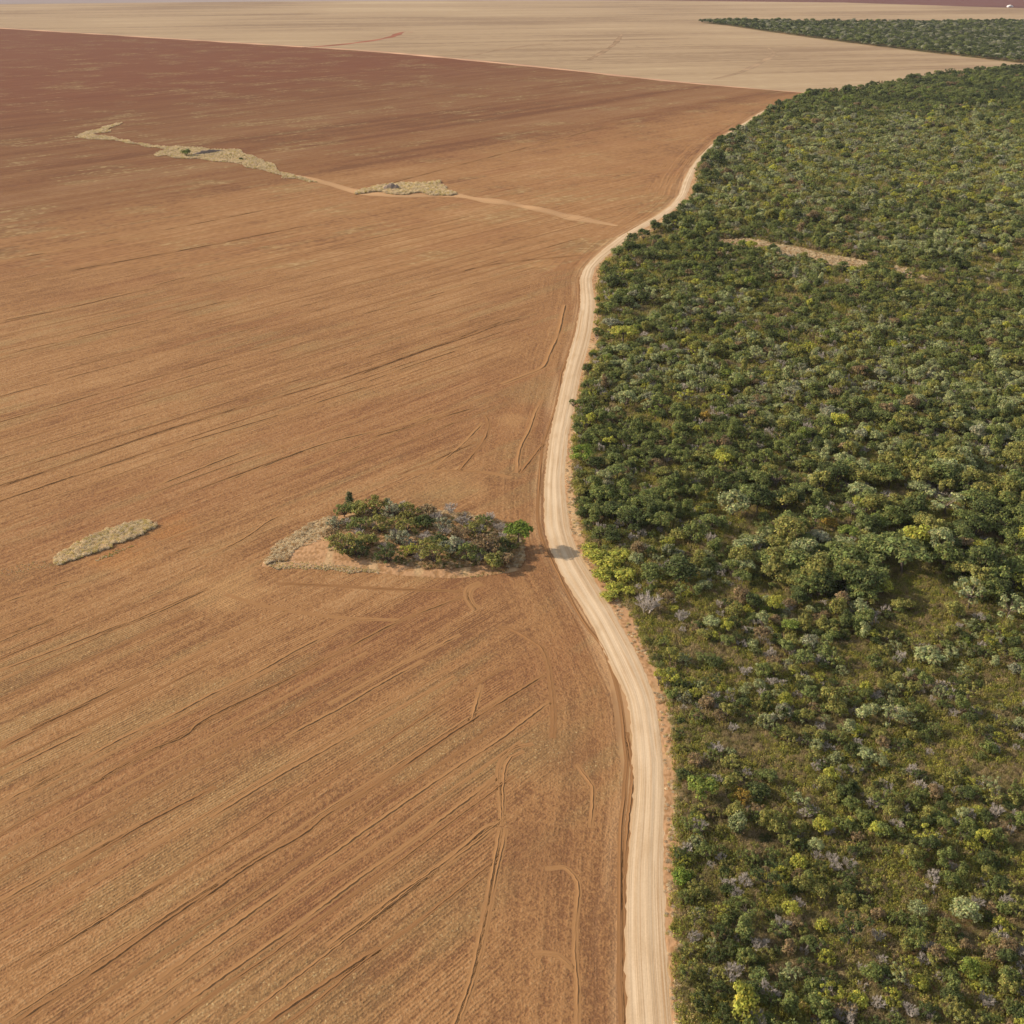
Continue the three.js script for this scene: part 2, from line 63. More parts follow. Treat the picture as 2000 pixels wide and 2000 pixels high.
function table(pts) { // x as a function of z for a line that runs away from the viewer
  const step = 1, z0 = -60, n = 1080, t = new Float32Array(n + 1);
  for (let i = 0, k = 0; i <= n; i++) { const z = z0 - i * step; while (k < pts.length - 2 && pts[k + 1][1] > z) k++; const [xa, za] = pts[k], [xb, zb] = pts[k + 1]; t[i] = xa + (xb - xa) * (z - za) / (zb - za); }
  for (let p = 0; p < 3; p++) { const s = t.slice(); for (let i = 2; i < n - 1; i++) t[i] = (s[i - 2] + s[i - 1] + s[i] + s[i + 1] + s[i + 2]) / 5; }
  return (z) => { const f = clamp((z0 - z) / step, 0, n - .001), i = f | 0; return t[i] + (t[i + 1] - t[i]) * (f - i); };
}
const roadL = table(ROAD_LEFT), roadR = table(ROAD_RIGHT), woodEdge = table(WOOD_EDGE), woodX = (z) => { const e = woodEdge(z); return z > -500 || z < -905 ? e : e + (Math.min(e, roadR(z) + 1.6) - e) * sst(-500, -600, z); };
function inside(poly, x, z) { let c = false; for (let i = 0, j = poly.length - 1; i < poly.length; j = i++) { const [xi, zi] = poly[i], [xj, zj] = poly[j]; if ((zi > z) !== (zj > z) && x < (xj - xi) * (z - zi) / (zj - zi) + xi) c = !c; } return c; }
const taken = new Map();
function named(o, name) { const k = taken.get(name) ?? 0; taken.set(name, k + 1); o.name = k ? name + '_' + String(k).padStart(3, '0') : name; return o; }
function tag(o, label, category, group, kind) { o.userData = { label, category }; if (group) o.userData.group = group; if (kind) o.userData.kind = kind; return o; }
function put(o, parent = scene) { o.traverse((m) => { if (m.isMesh) { m.castShadow = true; m.receiveShadow = true; } }); parent.add(o); return o; }
const part = (name, geometry, material, parent) => { const m = new THREE.Mesh(geometry, material); m.name = name; put(m, parent); return m; };
const V = (x, y, z) => new THREE.Vector3(x, y, z);
const SRGB = new Uint8Array(4097); for (let i = 0; i <= 4096; i++) { const c = i / 4096; SRGB[i] = Math.round(255 * (c <= .0031308 ? c * 12.92 : 1.055 * Math.pow(c, 1 / 2.4) - .055)); }
function sheetTexture(w, h, x0, x1, z0, z1, fn, relief = true) { // fn(x, z, out) gives base colour out[0..2] and height out[3] 0..1
  const col = new Uint8Array(w * h * 4), hgt = relief && new Uint8Array(w * h * 4), o = [0, 0, 0, .5];
  for (let j = 0, k = 0; j < h; j++) { const z = z0 + (z1 - z0) * (j + .5) / h; for (let i = 0; i < w; i++, k += 4) {
    fn(x0 + (x1 - x0) * (i + .5) / w, z, o);
    col[k] = SRGB[clamp(o[0]) * 4096 | 0]; col[k + 1] = SRGB[clamp(o[1]) * 4096 | 0]; col[k + 2] = SRGB[clamp(o[2]) * 4096 | 0]; col[k + 3] = 255;
    if (relief) { const g = clamp(o[3]) * 255; hgt[k] = hgt[k + 1] = hgt[k + 2] = g; hgt[k + 3] = 255; }
  } }
  const mk = (d, srgb) => { const t = new THREE.DataTexture(d, w, h); t.magFilter = THREE.LinearFilter; t.minFilter = THREE.LinearMipmapLinearFilter; t.generateMipmaps = true; t.wrapS = t.wrapT = THREE.MirroredRepeatWrapping; if (srgb) t.colorSpace = THREE.SRGBColorSpace; t.needsUpdate = true; return t; };
  return { map: mk(col, true), bump: relief ? mk(hgt, false) : null };
}
function polySheet(outer, holes, y, rect) { // a flat sheet over a polygon, texture mapped by place
  const s = new THREE.Shape(outer.map(([x, z]) => new THREE.Vector2(x, -z))); for (const h of holes) s.holes.push(new THREE.Path(h.map(([x, z]) => new THREE.Vector2(x, -z))));
  const g = new THREE.ShapeGeometry(s); g.rotateX(-Math.PI / 2); g.translate(0, y, 0);
  const p = g.attributes.position, uv = new Float32Array(p.count * 2); const [x0, x1, z0, z1] = rect;
  for (let i = 0; i < p.count; i++) { uv[i * 2] = (p.getX(i) - x0) / (x1 - x0); uv[i * 2 + 1] = (p.getZ(i) - z0) / (z1 - z0); }
  g.setAttribute('uv', new THREE.BufferAttribute(uv, 2)); return g;
}
const rectPoly = (x0, x1, z0, z1) => [[x0, z0], [x1, z0], [x1, z1], [x0, z1]];
const ground = (t, bump, rough = .95) => new THREE.MeshPhysicalMaterial({ map: t.map, bumpMap: t.bump, bumpScale: bump, roughness: rough, specularIntensity: .1 });

// ---------------------------------------------------------------- the tilled soil: colour and relief by place
const CD = Math.cos(47.5 * Math.PI / 180), SD = Math.sin(47.5 * Math.PI / 180);
const SOIL_DARK = [.158, .08, .039], SOIL = [.252, .136, .06], SOIL_PALE = [.33, .2, .098], SOIL_RED = [.17, .06, .031], STRAW = [.42, .32, .165], WEED = [.2, .165, .075], DUST = [.43, .28, .15], SOIL_BROWN = [.105, .045, .023];
const DUSTY = [.41, .255, .115], ORANGE = [.36, .165, .055];
const PATCHES = SOIL_PATCHES.map(([x, z, r, k, c]) => [x, z, r, k, { dark: SOIL_DARK, dust: DUSTY, orange: ORANGE }[c]]);
function soil(x, z, o, fine) {
  const s = roadL(z) - x;
  let u = x * CD - z * SD, v = x * SD + z * CD;
  const big = fbm(x / 110 + 4, z / 110), mid = fbm(x / 21 + 40, z / 21);
  v += 1.6 * N(u / 75, v / 45) + .5 * N(u / 19, v / 11);
  const head = (1 - sst(9, 26, s + 9 * N(x / 11, z / 14))) * sst(-1300, -600, z); // turned strip along the road
  let a, b, c, d = 0, e = 0;
  {
    const a1 = N(u / 62, v / 2.6), b1 = N(u / 26 + 9, v / .8), c1 = N(u / 120, v / 9);
    let d1 = 0, e1 = 0; if (fine > 0) { d1 = N(u / 5.5, v / .27); e1 = N(u / 1.1, v / .16); }
    if (head > .01) {
      const hs = s + .6 * N(z / 17, 3), a2 = N(z / 40 + 5, hs / 2.1), b2 = N(z / 14, hs / .6), c2 = N(z / 90, hs / 6);
      let d2 = 0, e2 = 0; if (fine > 0) { d2 = N(z / 9, hs / .32); e2 = N(z / 1, hs / .16); }
      a = a1 + (a2 - a1) * head; b = b1 + (b2 - b1) * head; c = c1 + (c2 - c1) * head; d = d1 + (.5 + (d2 - .5) * .5 - d1) * head; e = e1 + (e2 - e1) * head;
    } else { a = a1; b = b1; c = c1; d = d1; e = e1; }
  }
  const rows = fine > 0 ? Math.sin(v * 13.2 + 2 * N(u / 8, v / 3)) * N(u / 14 + 60, v / 4) * (1 - head) : 0;
  let clod = .5; if (fine > 0) { const p = x * .8 + z * .6, q = z * .8 - x * .6, g = x * .35 - z * .94, k = z * .35 + x * .94; clod = N(p / .24, q / .24) * .4 + N(g / .13 + 9, k / .13) * .35 + N(p / .6 + 4, q / .45) * .25; }
  const farther = sst(-430, -460, v); let t = .5 + (a - .5) * .24 + (b - .5) * .28 + (c - .5) * .18 + (mid - .5) * .5 + (big - .5) * .25 + farther * ((N(u / 260, v / 22) - .5) * .7 + (N(u / 150 + 3, v / 7) - .5) * .7);
  if (!(fine > 0)) t += (N(x / 1.3 + z / 2.1, z / 1.9 - x / 3) - .5) * .4;
  if (fine > 0) t += ((d - .5) * .42 + (e - .5) * .22 + (clod - .5) * 1.15 + rows * .12) * fine;
  o[0] = SOIL_DARK[0]; o[1] = SOIL_DARK[1]; o[2] = SOIL_DARK[2];
  mix3(o, SOIL, sst(.05, .55, t)); mix3(o, SOIL_PALE, sst(.52, 1.05, t) * .8);
  mix3(o, SOIL_RED, sst(.55, .8, N(u / 60 + 31, v / 13)) * .14);
  // redder, freshly worked ground lies beyond one furrow line
  const far = sst(-330, -620, v + 30 * (N(u / 160, v / 40) - .5)) * .55 + .45 * sst(-438, -460, v + 5 * N(u / 30, 1)); if (far > 0) { mix3(o, SOIL_BROWN, far * (.66 + .3 * (b - .5) + .25 * sst(-600, -900, v))); }
  const yet = sst(-640, -900, v); if (yet > 0) mix3(o, SOIL_RED, yet * .38);
  // damper or dustier patches where the plough turned
  for (const [bx, bz, br, bs, bc] of PATCHES) { const dx = x - bx, dz = z - bz; if (dx * dx + dz * dz < br * br * 1.7) { const e = Math.sqrt(dx * dx + dz * dz) / br + 1.3 * (fbm(x / 5 + bx, z / 5) - .5) + .5 * (b - .5); mix3(o, bc, .7 * bs * sst(1, .25, e)); } }
  // dry weeds in drifts
  const w = sst(.52, .74, fbm(x / 26 + 90, z / 20 + 7) * .65 + N(u / 20, v / 2.2) * .35);
  if (w > 0) { mix3(o, WEED, w * .22); if (fine > 0) { const k = sst(.8, .95, N(x / .19 + 3, z / .19)) * w; mix3(o, STRAW, k * .7); mix3(o, SOIL_DARK, sst(.85, .97, N(x / .23 + 30, z / .23)) * .6); } else mix3(o, STRAW, w * sst(.55, .8, N(x / 1.6, z / 1.6)) * .3); }
  // the beaten, dusty edge along the road
  if (s < 7 && s > -8) { const k = sst(3.6, .2, s + 2.4 * (N(z / 9, s / 1.2) - .5)); mix3(o, DUST, k * .6 * (.4 + .6 * N(z / 26, s / .4))); mix3(o, SOIL_DARK, sst(.62, .8, N(z / 34, s / .3)) * .6 * sst(6, 2, s)); }
  o[3] = fine > 0 ? .5 + (a - .5) * .3 + (b - .5) * .3 + (d - .5) * .24 + (e - .5) * .14 + (clod - .5) * .75 + rows * .13 : .5 + (a - .5) * .5 + (b - .5) * .5;
}
const RECT_A = [-110, 15, -62, -172], RECT_B = [-200, 60, -172, -380], RECT_C = [-480, 220, -380, -880], RECT_D = [-1500, 300, -40, -2340];
const texA = sheetTexture(2048, 2048, ...RECT_A, (x, z, o) => soil(x, z, o, 1));
const texB = sheetTexture(2048, 2048, ...RECT_B, (x, z, o) => soil(x, z, o, 1.15));
const texC = sheetTexture(2048, 2048, ...RECT_C, (x, z, o) => soil(x, z, o, 0));
const texD = sheetTexture(1536, 2048, ...RECT_D, (x, z, o) => soil(x, z, o, 0));

// ---------------------------------------------------------------- the setting
const STUB_A = [.31, .228, .138], STUB_B = [.22, .152, .092], STUB_C = [.375, .288, .178];
const C15 = Math.cos(.24), S15 = Math.sin(.24);
function stubble(x, z, o) {
  const u = x * C15 - z * S15, v = x * S15 + z * C15, k = .5 + (N(u / 420, v / 26) - .5) * .4 + (N(u / 130, v / 7) - .5) * .3 + (fbm(x / 300, z / 190) - .5) * 1 + (N(x / 6, z / 3) - .5) * .25;
  o[0] = STUB_B[0]; o[1] = STUB_B[1]; o[2] = STUB_B[2]; mix3(o, STUB_A, sst(.1, .6, k)); mix3(o, STUB_C, sst(.6, 1.05, k)); o[3] = k;
}
const RECT_G = [-1500, 1500, -820, -2800];
const texG = sheetTexture(2048, 2048, ...RECT_G, stubble, false);
const terrain = part('ground', polySheet(rectPoly(-14000, 14000, 3000, -24000), [], -.03, RECT_G), ground(texG, 0), scene); terrain.userData.kind = 'structure';

const field = new THREE.Group(); field.name = 'ploughed_field'; field.userData.kind = 'structure'; scene.add(field);
{
  const L = FIELD_TRACK, hole = [[-110, -62], [15, -62], [15, -172], [60, -172], [60, -380], [220, -380], [220, -880], [-480, -880], [-480, -380], [-200, -380], [-200, -172], [-110, -172]];
  const outer = [[-1500, -40], [300, -40], [300, -840], ...L.slice().reverse(), [-1500, -2270]];
  const sheets = [[texA, RECT_A, .15], [texB, RECT_B, .19], [texC, RECT_C, .3]].map(([t, r, b]) => [polySheet(rectPoly(...r), [], 0, r), ground(t, b)]);
  sheets.push([polySheet(outer, [hole], 0, RECT_D), ground(texD, .3)]);
  const g = mergeGeometries(sheets.map((s) => s[0]), true);
  const m = new THREE.Mesh(g, sheets.map((s) => s[1])); m.name = 'tilled_soil'; put(m, field);
}
// long ridges and wheel ruts thrown up by the plough
const ridgeMat = new THREE.MeshPhysicalMaterial({ color: new THREE.Color().setRGB(.255, .14, .062), vertexColors: true, specularIntensity: .1, roughness: .98 });
const ridgeDark = new THREE.MeshPhysicalMaterial({ color: new THREE.Color().setRGB(.215, .114, .05), vertexColors: true, specularIntensity: .1, roughness: .98 });
function ridge(pts, h, w, seed, material = ridgeMat) {
  const curve = new THREE.CatmullRomCurve3(pts.map(([x, z]) => V(x, 0, z)), false, 'centripetal'), len = curve.getLength();
  const far = -pts[0][1], step = far < 200 ? .55 : far < 330 ? 1.1 : 2.6, n = Math.max(4, Math.min(420, Math.ceil(len / step))), r = rng(seed), P = [], I = [], mt = curve.getTangentAt(.5), side = mt.z * SD - mt.x * CD > 0 ? 1 : -1;
  const prof = [[-1.15, 0, 1], [-.5, 0, 1.06], [-.2, .6, 1.04], [.02, 1, 1], [.12, .55, .95], [.24, .06, .95], [.5, 0, 1.04], [1, 0, 1]], C = [];
  for (let i = 0; i <= n; i++) {
    const t = i / n, c = curve.getPointAt(t), d = curve.getTangentAt(t), nx = d.z, nz = -d.x, s = t * len;
    const end = Math.min(1, t * len / 2.5, (1 - t) * len / 2.5);
    const k = (.25 + .85 * sst(.25, .65, N(s / 6.3, seed)) + .5 * (r() - .5)) * end, sway = .35 * (N(s / 9, seed + 9) - .5) + .12 * (r() - .5);
    for (const [a, b, sh] of prof) { const q = sh * (.94 + .12 * r()); C.push(q, q, q); P.push(c.x + nx * side * (a * w + sway), Math.max(.006, b * h * k + (b > 0 ? .03 * (r() - .5) : 0)), c.z + nz * side * (a * w + sway)); }
    if (i < n) for (let j = 0; j < 7; j++) { const q = i * 8 + j; side > 0 ? I.push(q, q + 1, q + 8, q + 1, q + 9, q + 8) : I.push(q, q + 8, q + 1, q + 1, q + 8, q + 9); }
  }
  const g = new THREE.BufferGeometry(); g.setAttribute('position', new THREE.Float32BufferAttribute(P, 3)); g.setAttribute('color', new THREE.Float32BufferAttribute(C, 3)); g.setIndex(I); g.computeVertexNormals();
  const m = new THREE.Mesh(g, material); m.name = 'furrow_ridge'; put(m, field);
}
RIDGES.forEach((p, i) => {
  const f = -p[0][1]; if (p.length > 8 && p.at(-1)[1] > -80 && p.at(-1)[0] > 8) { ridge(p, .075, .34, 100 + i, ridgeDark); return; } if (f < 135 && p[0][0] > -7) { ridge(p, .07, .36, 100 + i, ridgeMat); return; }
  ridge(p, f < 200 ? .105 : f < 330 ? .13 : .18, f < 200 ? .46 : f < 330 ? .62 : 1, 100 + i, i % 3 ? ridgeMat : ridgeDark); });
{
  const r = rng(4242); let made = 0; // the passes of the plough, one every few metres
  const free = (x, z) => x < roadL(z) - 15 && z < -64 && x > .56 * z - 12 && z > -470 && !(x > -50 && x < 8 && z < -146 && z > -212) && !(x > -92 && x < -55 && z < -164 && z > -202);
  for (let v = -70; v > -330 && made < 150; v -= v > -150 ? 3.4 + 2.4 * r() : 4.5 + 4 * r()) {
    const strong = r(), c = -v; let run = [];
    for (let u = 20; u < 420; u += 6) { // (u, v) back to (x, z)
      const vv = v + 1.3 * (N(u / 70, v * .3) - .5), x = u * CD + vv * SD, z = -u * SD + vv * CD, on = free(x, z) && N(u / 60 + v, v * 1.7) > .2;
      if (on) run.push([x, z]);
      if ((!on || run.length > 45) && run.length) { if (run.length > 4 && made < 170) { const f = -run[0][1]; ridge(run, (f < 190 ? .035 : .05) + .05 * strong * strong, f < 190 ? .3 : f < 300 ? .42 : .6, 900 + made, made % 2 ? ridgeMat : ridgeDark); made++; } run = []; }
    }
  }
}
// far red field and field tracks
const FALLOW = [.26, .22, .21], RED_FIELD = [.12, .055, .045];
const texR = sheetTexture(512, 512, -3000, 3000, -2000, -8000, (x, z, o) => { const k = .85 + .3 * N(x / 500, z / 90); o[0] = RED_FIELD[0]; o[1] = RED_FIELD[1]; o[2] = RED_FIELD[2]; mix3(o, FALLOW, sst(420, 180, x + 120 * N(z / 200, 4))); o[0] *= k; o[1] *= k; o[2] *= k; }, false);
{ const m = part('distant_red_field', polySheet([...DISTANT_EDGE, [6000, -2500], [9000, -12000], [-9000, -12000], [-6000, -2300]], [], 0, [-3000, 3000, -2000, -8000]), ground(texR, 0), scene); m.userData.kind = 'structure'; }
function ribbon(name, pts, width, y, col, seed, step = 6) {
  const curve = new THREE.CatmullRomCurve3(pts.map(([x, z]) => V(x, 0, z)), false, 'centripetal'), n = Math.ceil(curve.getLength() / step), P = [], C = [], I = [];
  for (let i = 0; i <= n; i++) {
    const t = i / n, c = curve.getPointAt(t), d = curve.getTangentAt(t), l = Math.hypot(d.x, d.z), w = width * (.55 + .9 * N(i * .31, seed)) * Math.min(1, .3 + 6 * t, .3 + 6 * (1 - t)), k = .8 + .4 * N(i * .43, seed + 5);
    for (const s of [-.5, 0, .5]) { P.push(c.x - d.z / l * s * w, y, c.z + d.x / l * s * w); const kk = k * (s ? .92 : 1.06); C.push(col[0] * kk, col[1] * kk, col[2] * kk); }
    if (i < n) for (let j = 0; j < 2; j++) { const q = i * 3 + j; I.push(q, q + 1, q + 3, q + 1, q + 4, q + 3); }
  }
  const g = new THREE.BufferGeometry(); g.setAttribute('position', new THREE.Float32BufferAttribute(P, 3)); g.setAttribute('color', new THREE.Float32BufferAttribute(C, 3)); g.setIndex(I); g.computeVertexNormals();
  const m = part(name, g, new THREE.MeshPhysicalMaterial({ vertexColors: true, roughness: .95, specularIntensity: .1, side: THREE.DoubleSide }), scene); m.userData.kind = 'structure'; return m;
}
ribbon('field_boundary_track', FIELD_TRACK, 9, .02, [.43, .26, .165], 3, 8);
ribbon('red_field_track', RED_TRACK, 9, .02, [.26, .1, .06], 5, 8);
ribbon('orange_field_track', ORANGE_TRACK, 7.5, .02, [.35, .215, .11], 7, 4);

STUBBLE_TRACKS.forEach((t, i) => named(ribbon('stubble_track', t, 6, .02, i % 2 ? [.27, .19, .115] : [.25, .17, .1], 11 + i, 6), 'stubble_track'));

// woodland floor and the strip between road and trees
const FLOOR_A = [.2, .145, .07], FLOOR_B = [.14, .125, .05], FLOOR_C = [.3, .165, .085];
function floorColour(x, z, o) {
  const k = fbm(x / 7, z / 7), j = N(x / 1.1, z / 1.1), m = fbm(x / 16 + 50, z / 16);
  o[0] = FLOOR_B[0]; o[1] = FLOOR_B[1]; o[2] = FLOOR_B[2]; mix3(o, FLOOR_A, sst(.35, .65, k * .7 + j * .3)); mix3(o, FLOOR_C, sst(.6, .72, m) * (.5 + .5 * j)); o[3] = j;
}
const RECT_F = [0, 260, -60, -460];
const texF = sheetTexture(1024, 2048, ...RECT_F, floorColour);
{
  const e = []; for (let z = -62; z > -905; z -= z > -450 ? 2 : 6) e.push([woodX(z) + 1.2 * (N(z / 3, 9) - .5), z]);
  const outer = [...e, ...WOOD_EDGE.slice(-6), [760, -1106], [420, -600], [260, -300], [160, -62]];
  const m = part('woodland_floor', polySheet(outer, [], .016, RECT_F), ground(texF, .15), scene); m.userData.kind = 'structure';
  const f = part('far_woodland_floor', polySheet(FAR_WOOD, [], .016, RECT_F), ground(texF, 0), scene); f.userData.kind = 'structure';
}
const VERGE_A = [.37, .225, .12], VERGE_B = [.27, .155, .075], VERGE_C = [.45, .325, .18];
const ragged = (z, s) => .25 * (N(z / 5, s) - .5) + .35 * (N(z / .9, s + 4) - .5);
function lane(name, xa, xb, z0, z1, y, across, heightFn, tex, bump, vLen) { // a strip between two lines, with ragged edges
  const P = [], U = [], I = []; let row = 0;
  for (let z = z0; z > z1; z -= z > -250 ? .7 : z > -450 ? 1.4 : 3, row++) {
    const a = xa(z), b = xb(z);
    for (let j = 0; j <= across; j++) { const t = j / across; P.push(a + (b - a) * t + (j === 0 ? ragged(z, 1) : j === across ? ragged(z, 9) : 0), y + heightFn(t, z), z); U.push(t, -z / vLen); }
    if (row) for (let j = 0; j < across; j++) { const q = row * (across + 1) + j, p = q - across - 1; I.push(p, p + 1, q, p + 1, q + 1, q); }
  }
  const g = new THREE.BufferGeometry(); g.setAttribute('position', new THREE.Float32BufferAttribute(P, 3)); g.setAttribute('uv', new THREE.Float32BufferAttribute(U, 2)); g.setIndex(I); g.computeVertexNormals();
  const m = part(name, g, ground(tex, bump), scene); m.userData.kind = 'structure'; return m;
}
const texV = sheetTexture(256, 2048, 0, 1, 0, 128, (t, d, o) => {
  const k = fbm(t * 5, d / 1.3) * .6 + N(t * 9, d / .5) * .4, e = N(t * 3, d / 6);
  o[0] = VERGE_A[0]; o[1] = VERGE_A[1]; o[2] = VERGE_A[2]; mix3(o, VERGE_B, sst(.48, .68, k)); mix3(o, VERGE_C, sst(.55, .8, e) * .6); o[3] = k;
});
lane('road_verge', (z) => roadR(z) - .35, (z) => woodX(z) + 1.2, -62, -880, .022, 6, (t, z) => .1 * N(z / 1.3, t * 4) * Math.sin(Math.PI * t), texV, .12, 128);
// the pale dirt road with its wheel lanes
const ROAD_A = [.45, .34, .22], ROAD_B = [.38, .268, .158], ROAD_C = [.55, .44, .305];
const LANES = [[.18, .06], [.42, .09], [.7, .06]];
const texRoad = sheetTexture(512, 2048, 0, 1, 0, 180, (t, d, o) => {
  const tt = t + .13 * (N(d / 52, 1) - .5) + .035 * (N(d / 17, 5) - .5);
  const st = N(tt * 26, d / 26) * .5 + N(tt * 60 + 4, d / 9) * .3 + fbm(tt * 5 + 8, d / 3) * .5;
  o[0] = ROAD_A[0]; o[1] = ROAD_A[1]; o[2] = ROAD_A[2]; mix3(o, ROAD_B, sst(.58, .95, st) * .8);
  let lift = 0; LANES.forEach(([c, w], i) => { const k = Math.exp(-(((tt - c) / w) ** 2)) * (.25 + .75 * N(d / 30, i * 7)); mix3(o, ROAD_C, k * .8); lift += k; });
  mix3(o, ROAD_B, sst(.68, .76, N(tt * 20 + 3, d / 60)) * .45); mix3(o, SOIL_PALE, sst(.74, .84, N(tt * 34 + 9, d / 45)) * .6); mix3(o, ROAD_B, sst(.5, .75, fbm(t * 2 + 30, d / 8)) * .5); mix3(o, ROAD_C, sst(.55, .8, fbm(t * 2 + 60, d / 13)) * .4); const gr = N(t * 40, d / .12) - .5; o[0] += .05 * gr; o[1] += .04 * gr; o[2] += .03 * gr;
  mix3(o, DUST, sst(.1, 0, t) * .6 + sst(.93, 1, t) * .4);
  o[3] = .5 - lift * .2 + (N(tt * 60, d / 7) - .5) * .4 + (N(tt * 22, d / .3) - .5) * .15;
});
lane('dirt_road', (z) => roadL(z) - .15, (z) => roadR(z) + .1, -62, -905, .034, 14, (t, z) => { let h = .1 * Math.sin(Math.PI * t); LANES.forEach(([c, w], i) => { h -= .045 * Math.exp(-(((t + .13 * (N(-z / 52, 1) - .5) + .035 * (N(-z / 17, 5) - .5) - c) / w) ** 2)); }); return h; }, texRoad, .03, 180);

// ---------------------------------------------------------------- plants: geometry
class Mesher { constructor() { this.p = []; this.n = []; this.c = []; this.i = []; }
  geometry() { const g = new THREE.BufferGeometry(); g.setAttribute('position', new THREE.Float32BufferAttribute(this.p, 3)); g.setAttribute('normal', new THREE.Float32BufferAttribute(this.n, 3)); g.setAttribute('color', new THREE.Float32BufferAttribute(this.c, 3)); g.setIndex(this.i); return g; }
  leaf(px, py, pz, nx, ny, nz, sx, sy, r, col, soft, along) { // one small folded leaf spray
    const l = Math.hypot(nx, ny, nz) || 1; nx /= l; ny /= l; nz /= l;
    let tx = r() - .5, ty = r() - .5, tz = r() - .5; if (along) [tx, ty, tz] = along; const d = tx * nx + ty * ny + tz * nz; tx -= d * nx; ty -= d * ny; tz -= d * nz; const tl = Math.hypot(tx, ty, tz) || 1; tx /= tl; ty /= tl; tz /= tl;
    const bx = ny * tz - nz * ty, by = nz * tx - nx * tz, bz = nx * ty - ny * tx, b = this.p.length / 3;
    const q = [[-1, 0], [0, -.7], [1, .1], [.1, .8]], sn = soft || [nx, ny, nz];
    for (const [a, c] of q) { this.p.push(px + tx * a * sx + bx * c * sy, py + ty * a * sx + by * c * sy, pz + tz * a * sx + bz * c * sy); this.n.push(sn[0], sn[1], sn[2]); this.c.push(col[0], col[1], col[2]); }
    this.i.push(b, b + 1, b + 2, b, b + 2, b + 3);
  }
  limb(a, b, ra, rb, col, sides = 4) {
    const d = V(b[0] - a[0], b[1] - a[1], b[2] - a[2]).normalize(), u = V(d.y, -d.x, .3).cross(d).normalize(), w = d.clone().cross(u), s = this.p.length / 3;
    for (const [c, r] of [[a, ra], [b, rb]]) for (let k = 0; k < sides; k++) { const t = k / sides * Math.PI * 2, x = u.x * Math.cos(t) + w.x * Math.sin(t), y = u.y * Math.cos(t) + w.y * Math.sin(t), z = u.z * Math.cos(t) + w.z * Math.sin(t); this.p.push(c[0] + x * r, c[1] + y * r, c[2] + z * r); this.n.push(x, y, z); this.c.push(col[0], col[1], col[2]); }
    for (let k = 0; k < sides; k++) { const k2 = (k + 1) % sides; this.i.push(s + k, s + k2, s + sides + k, s + k2, s + sides + k2, s + sides + k); }
  }
}
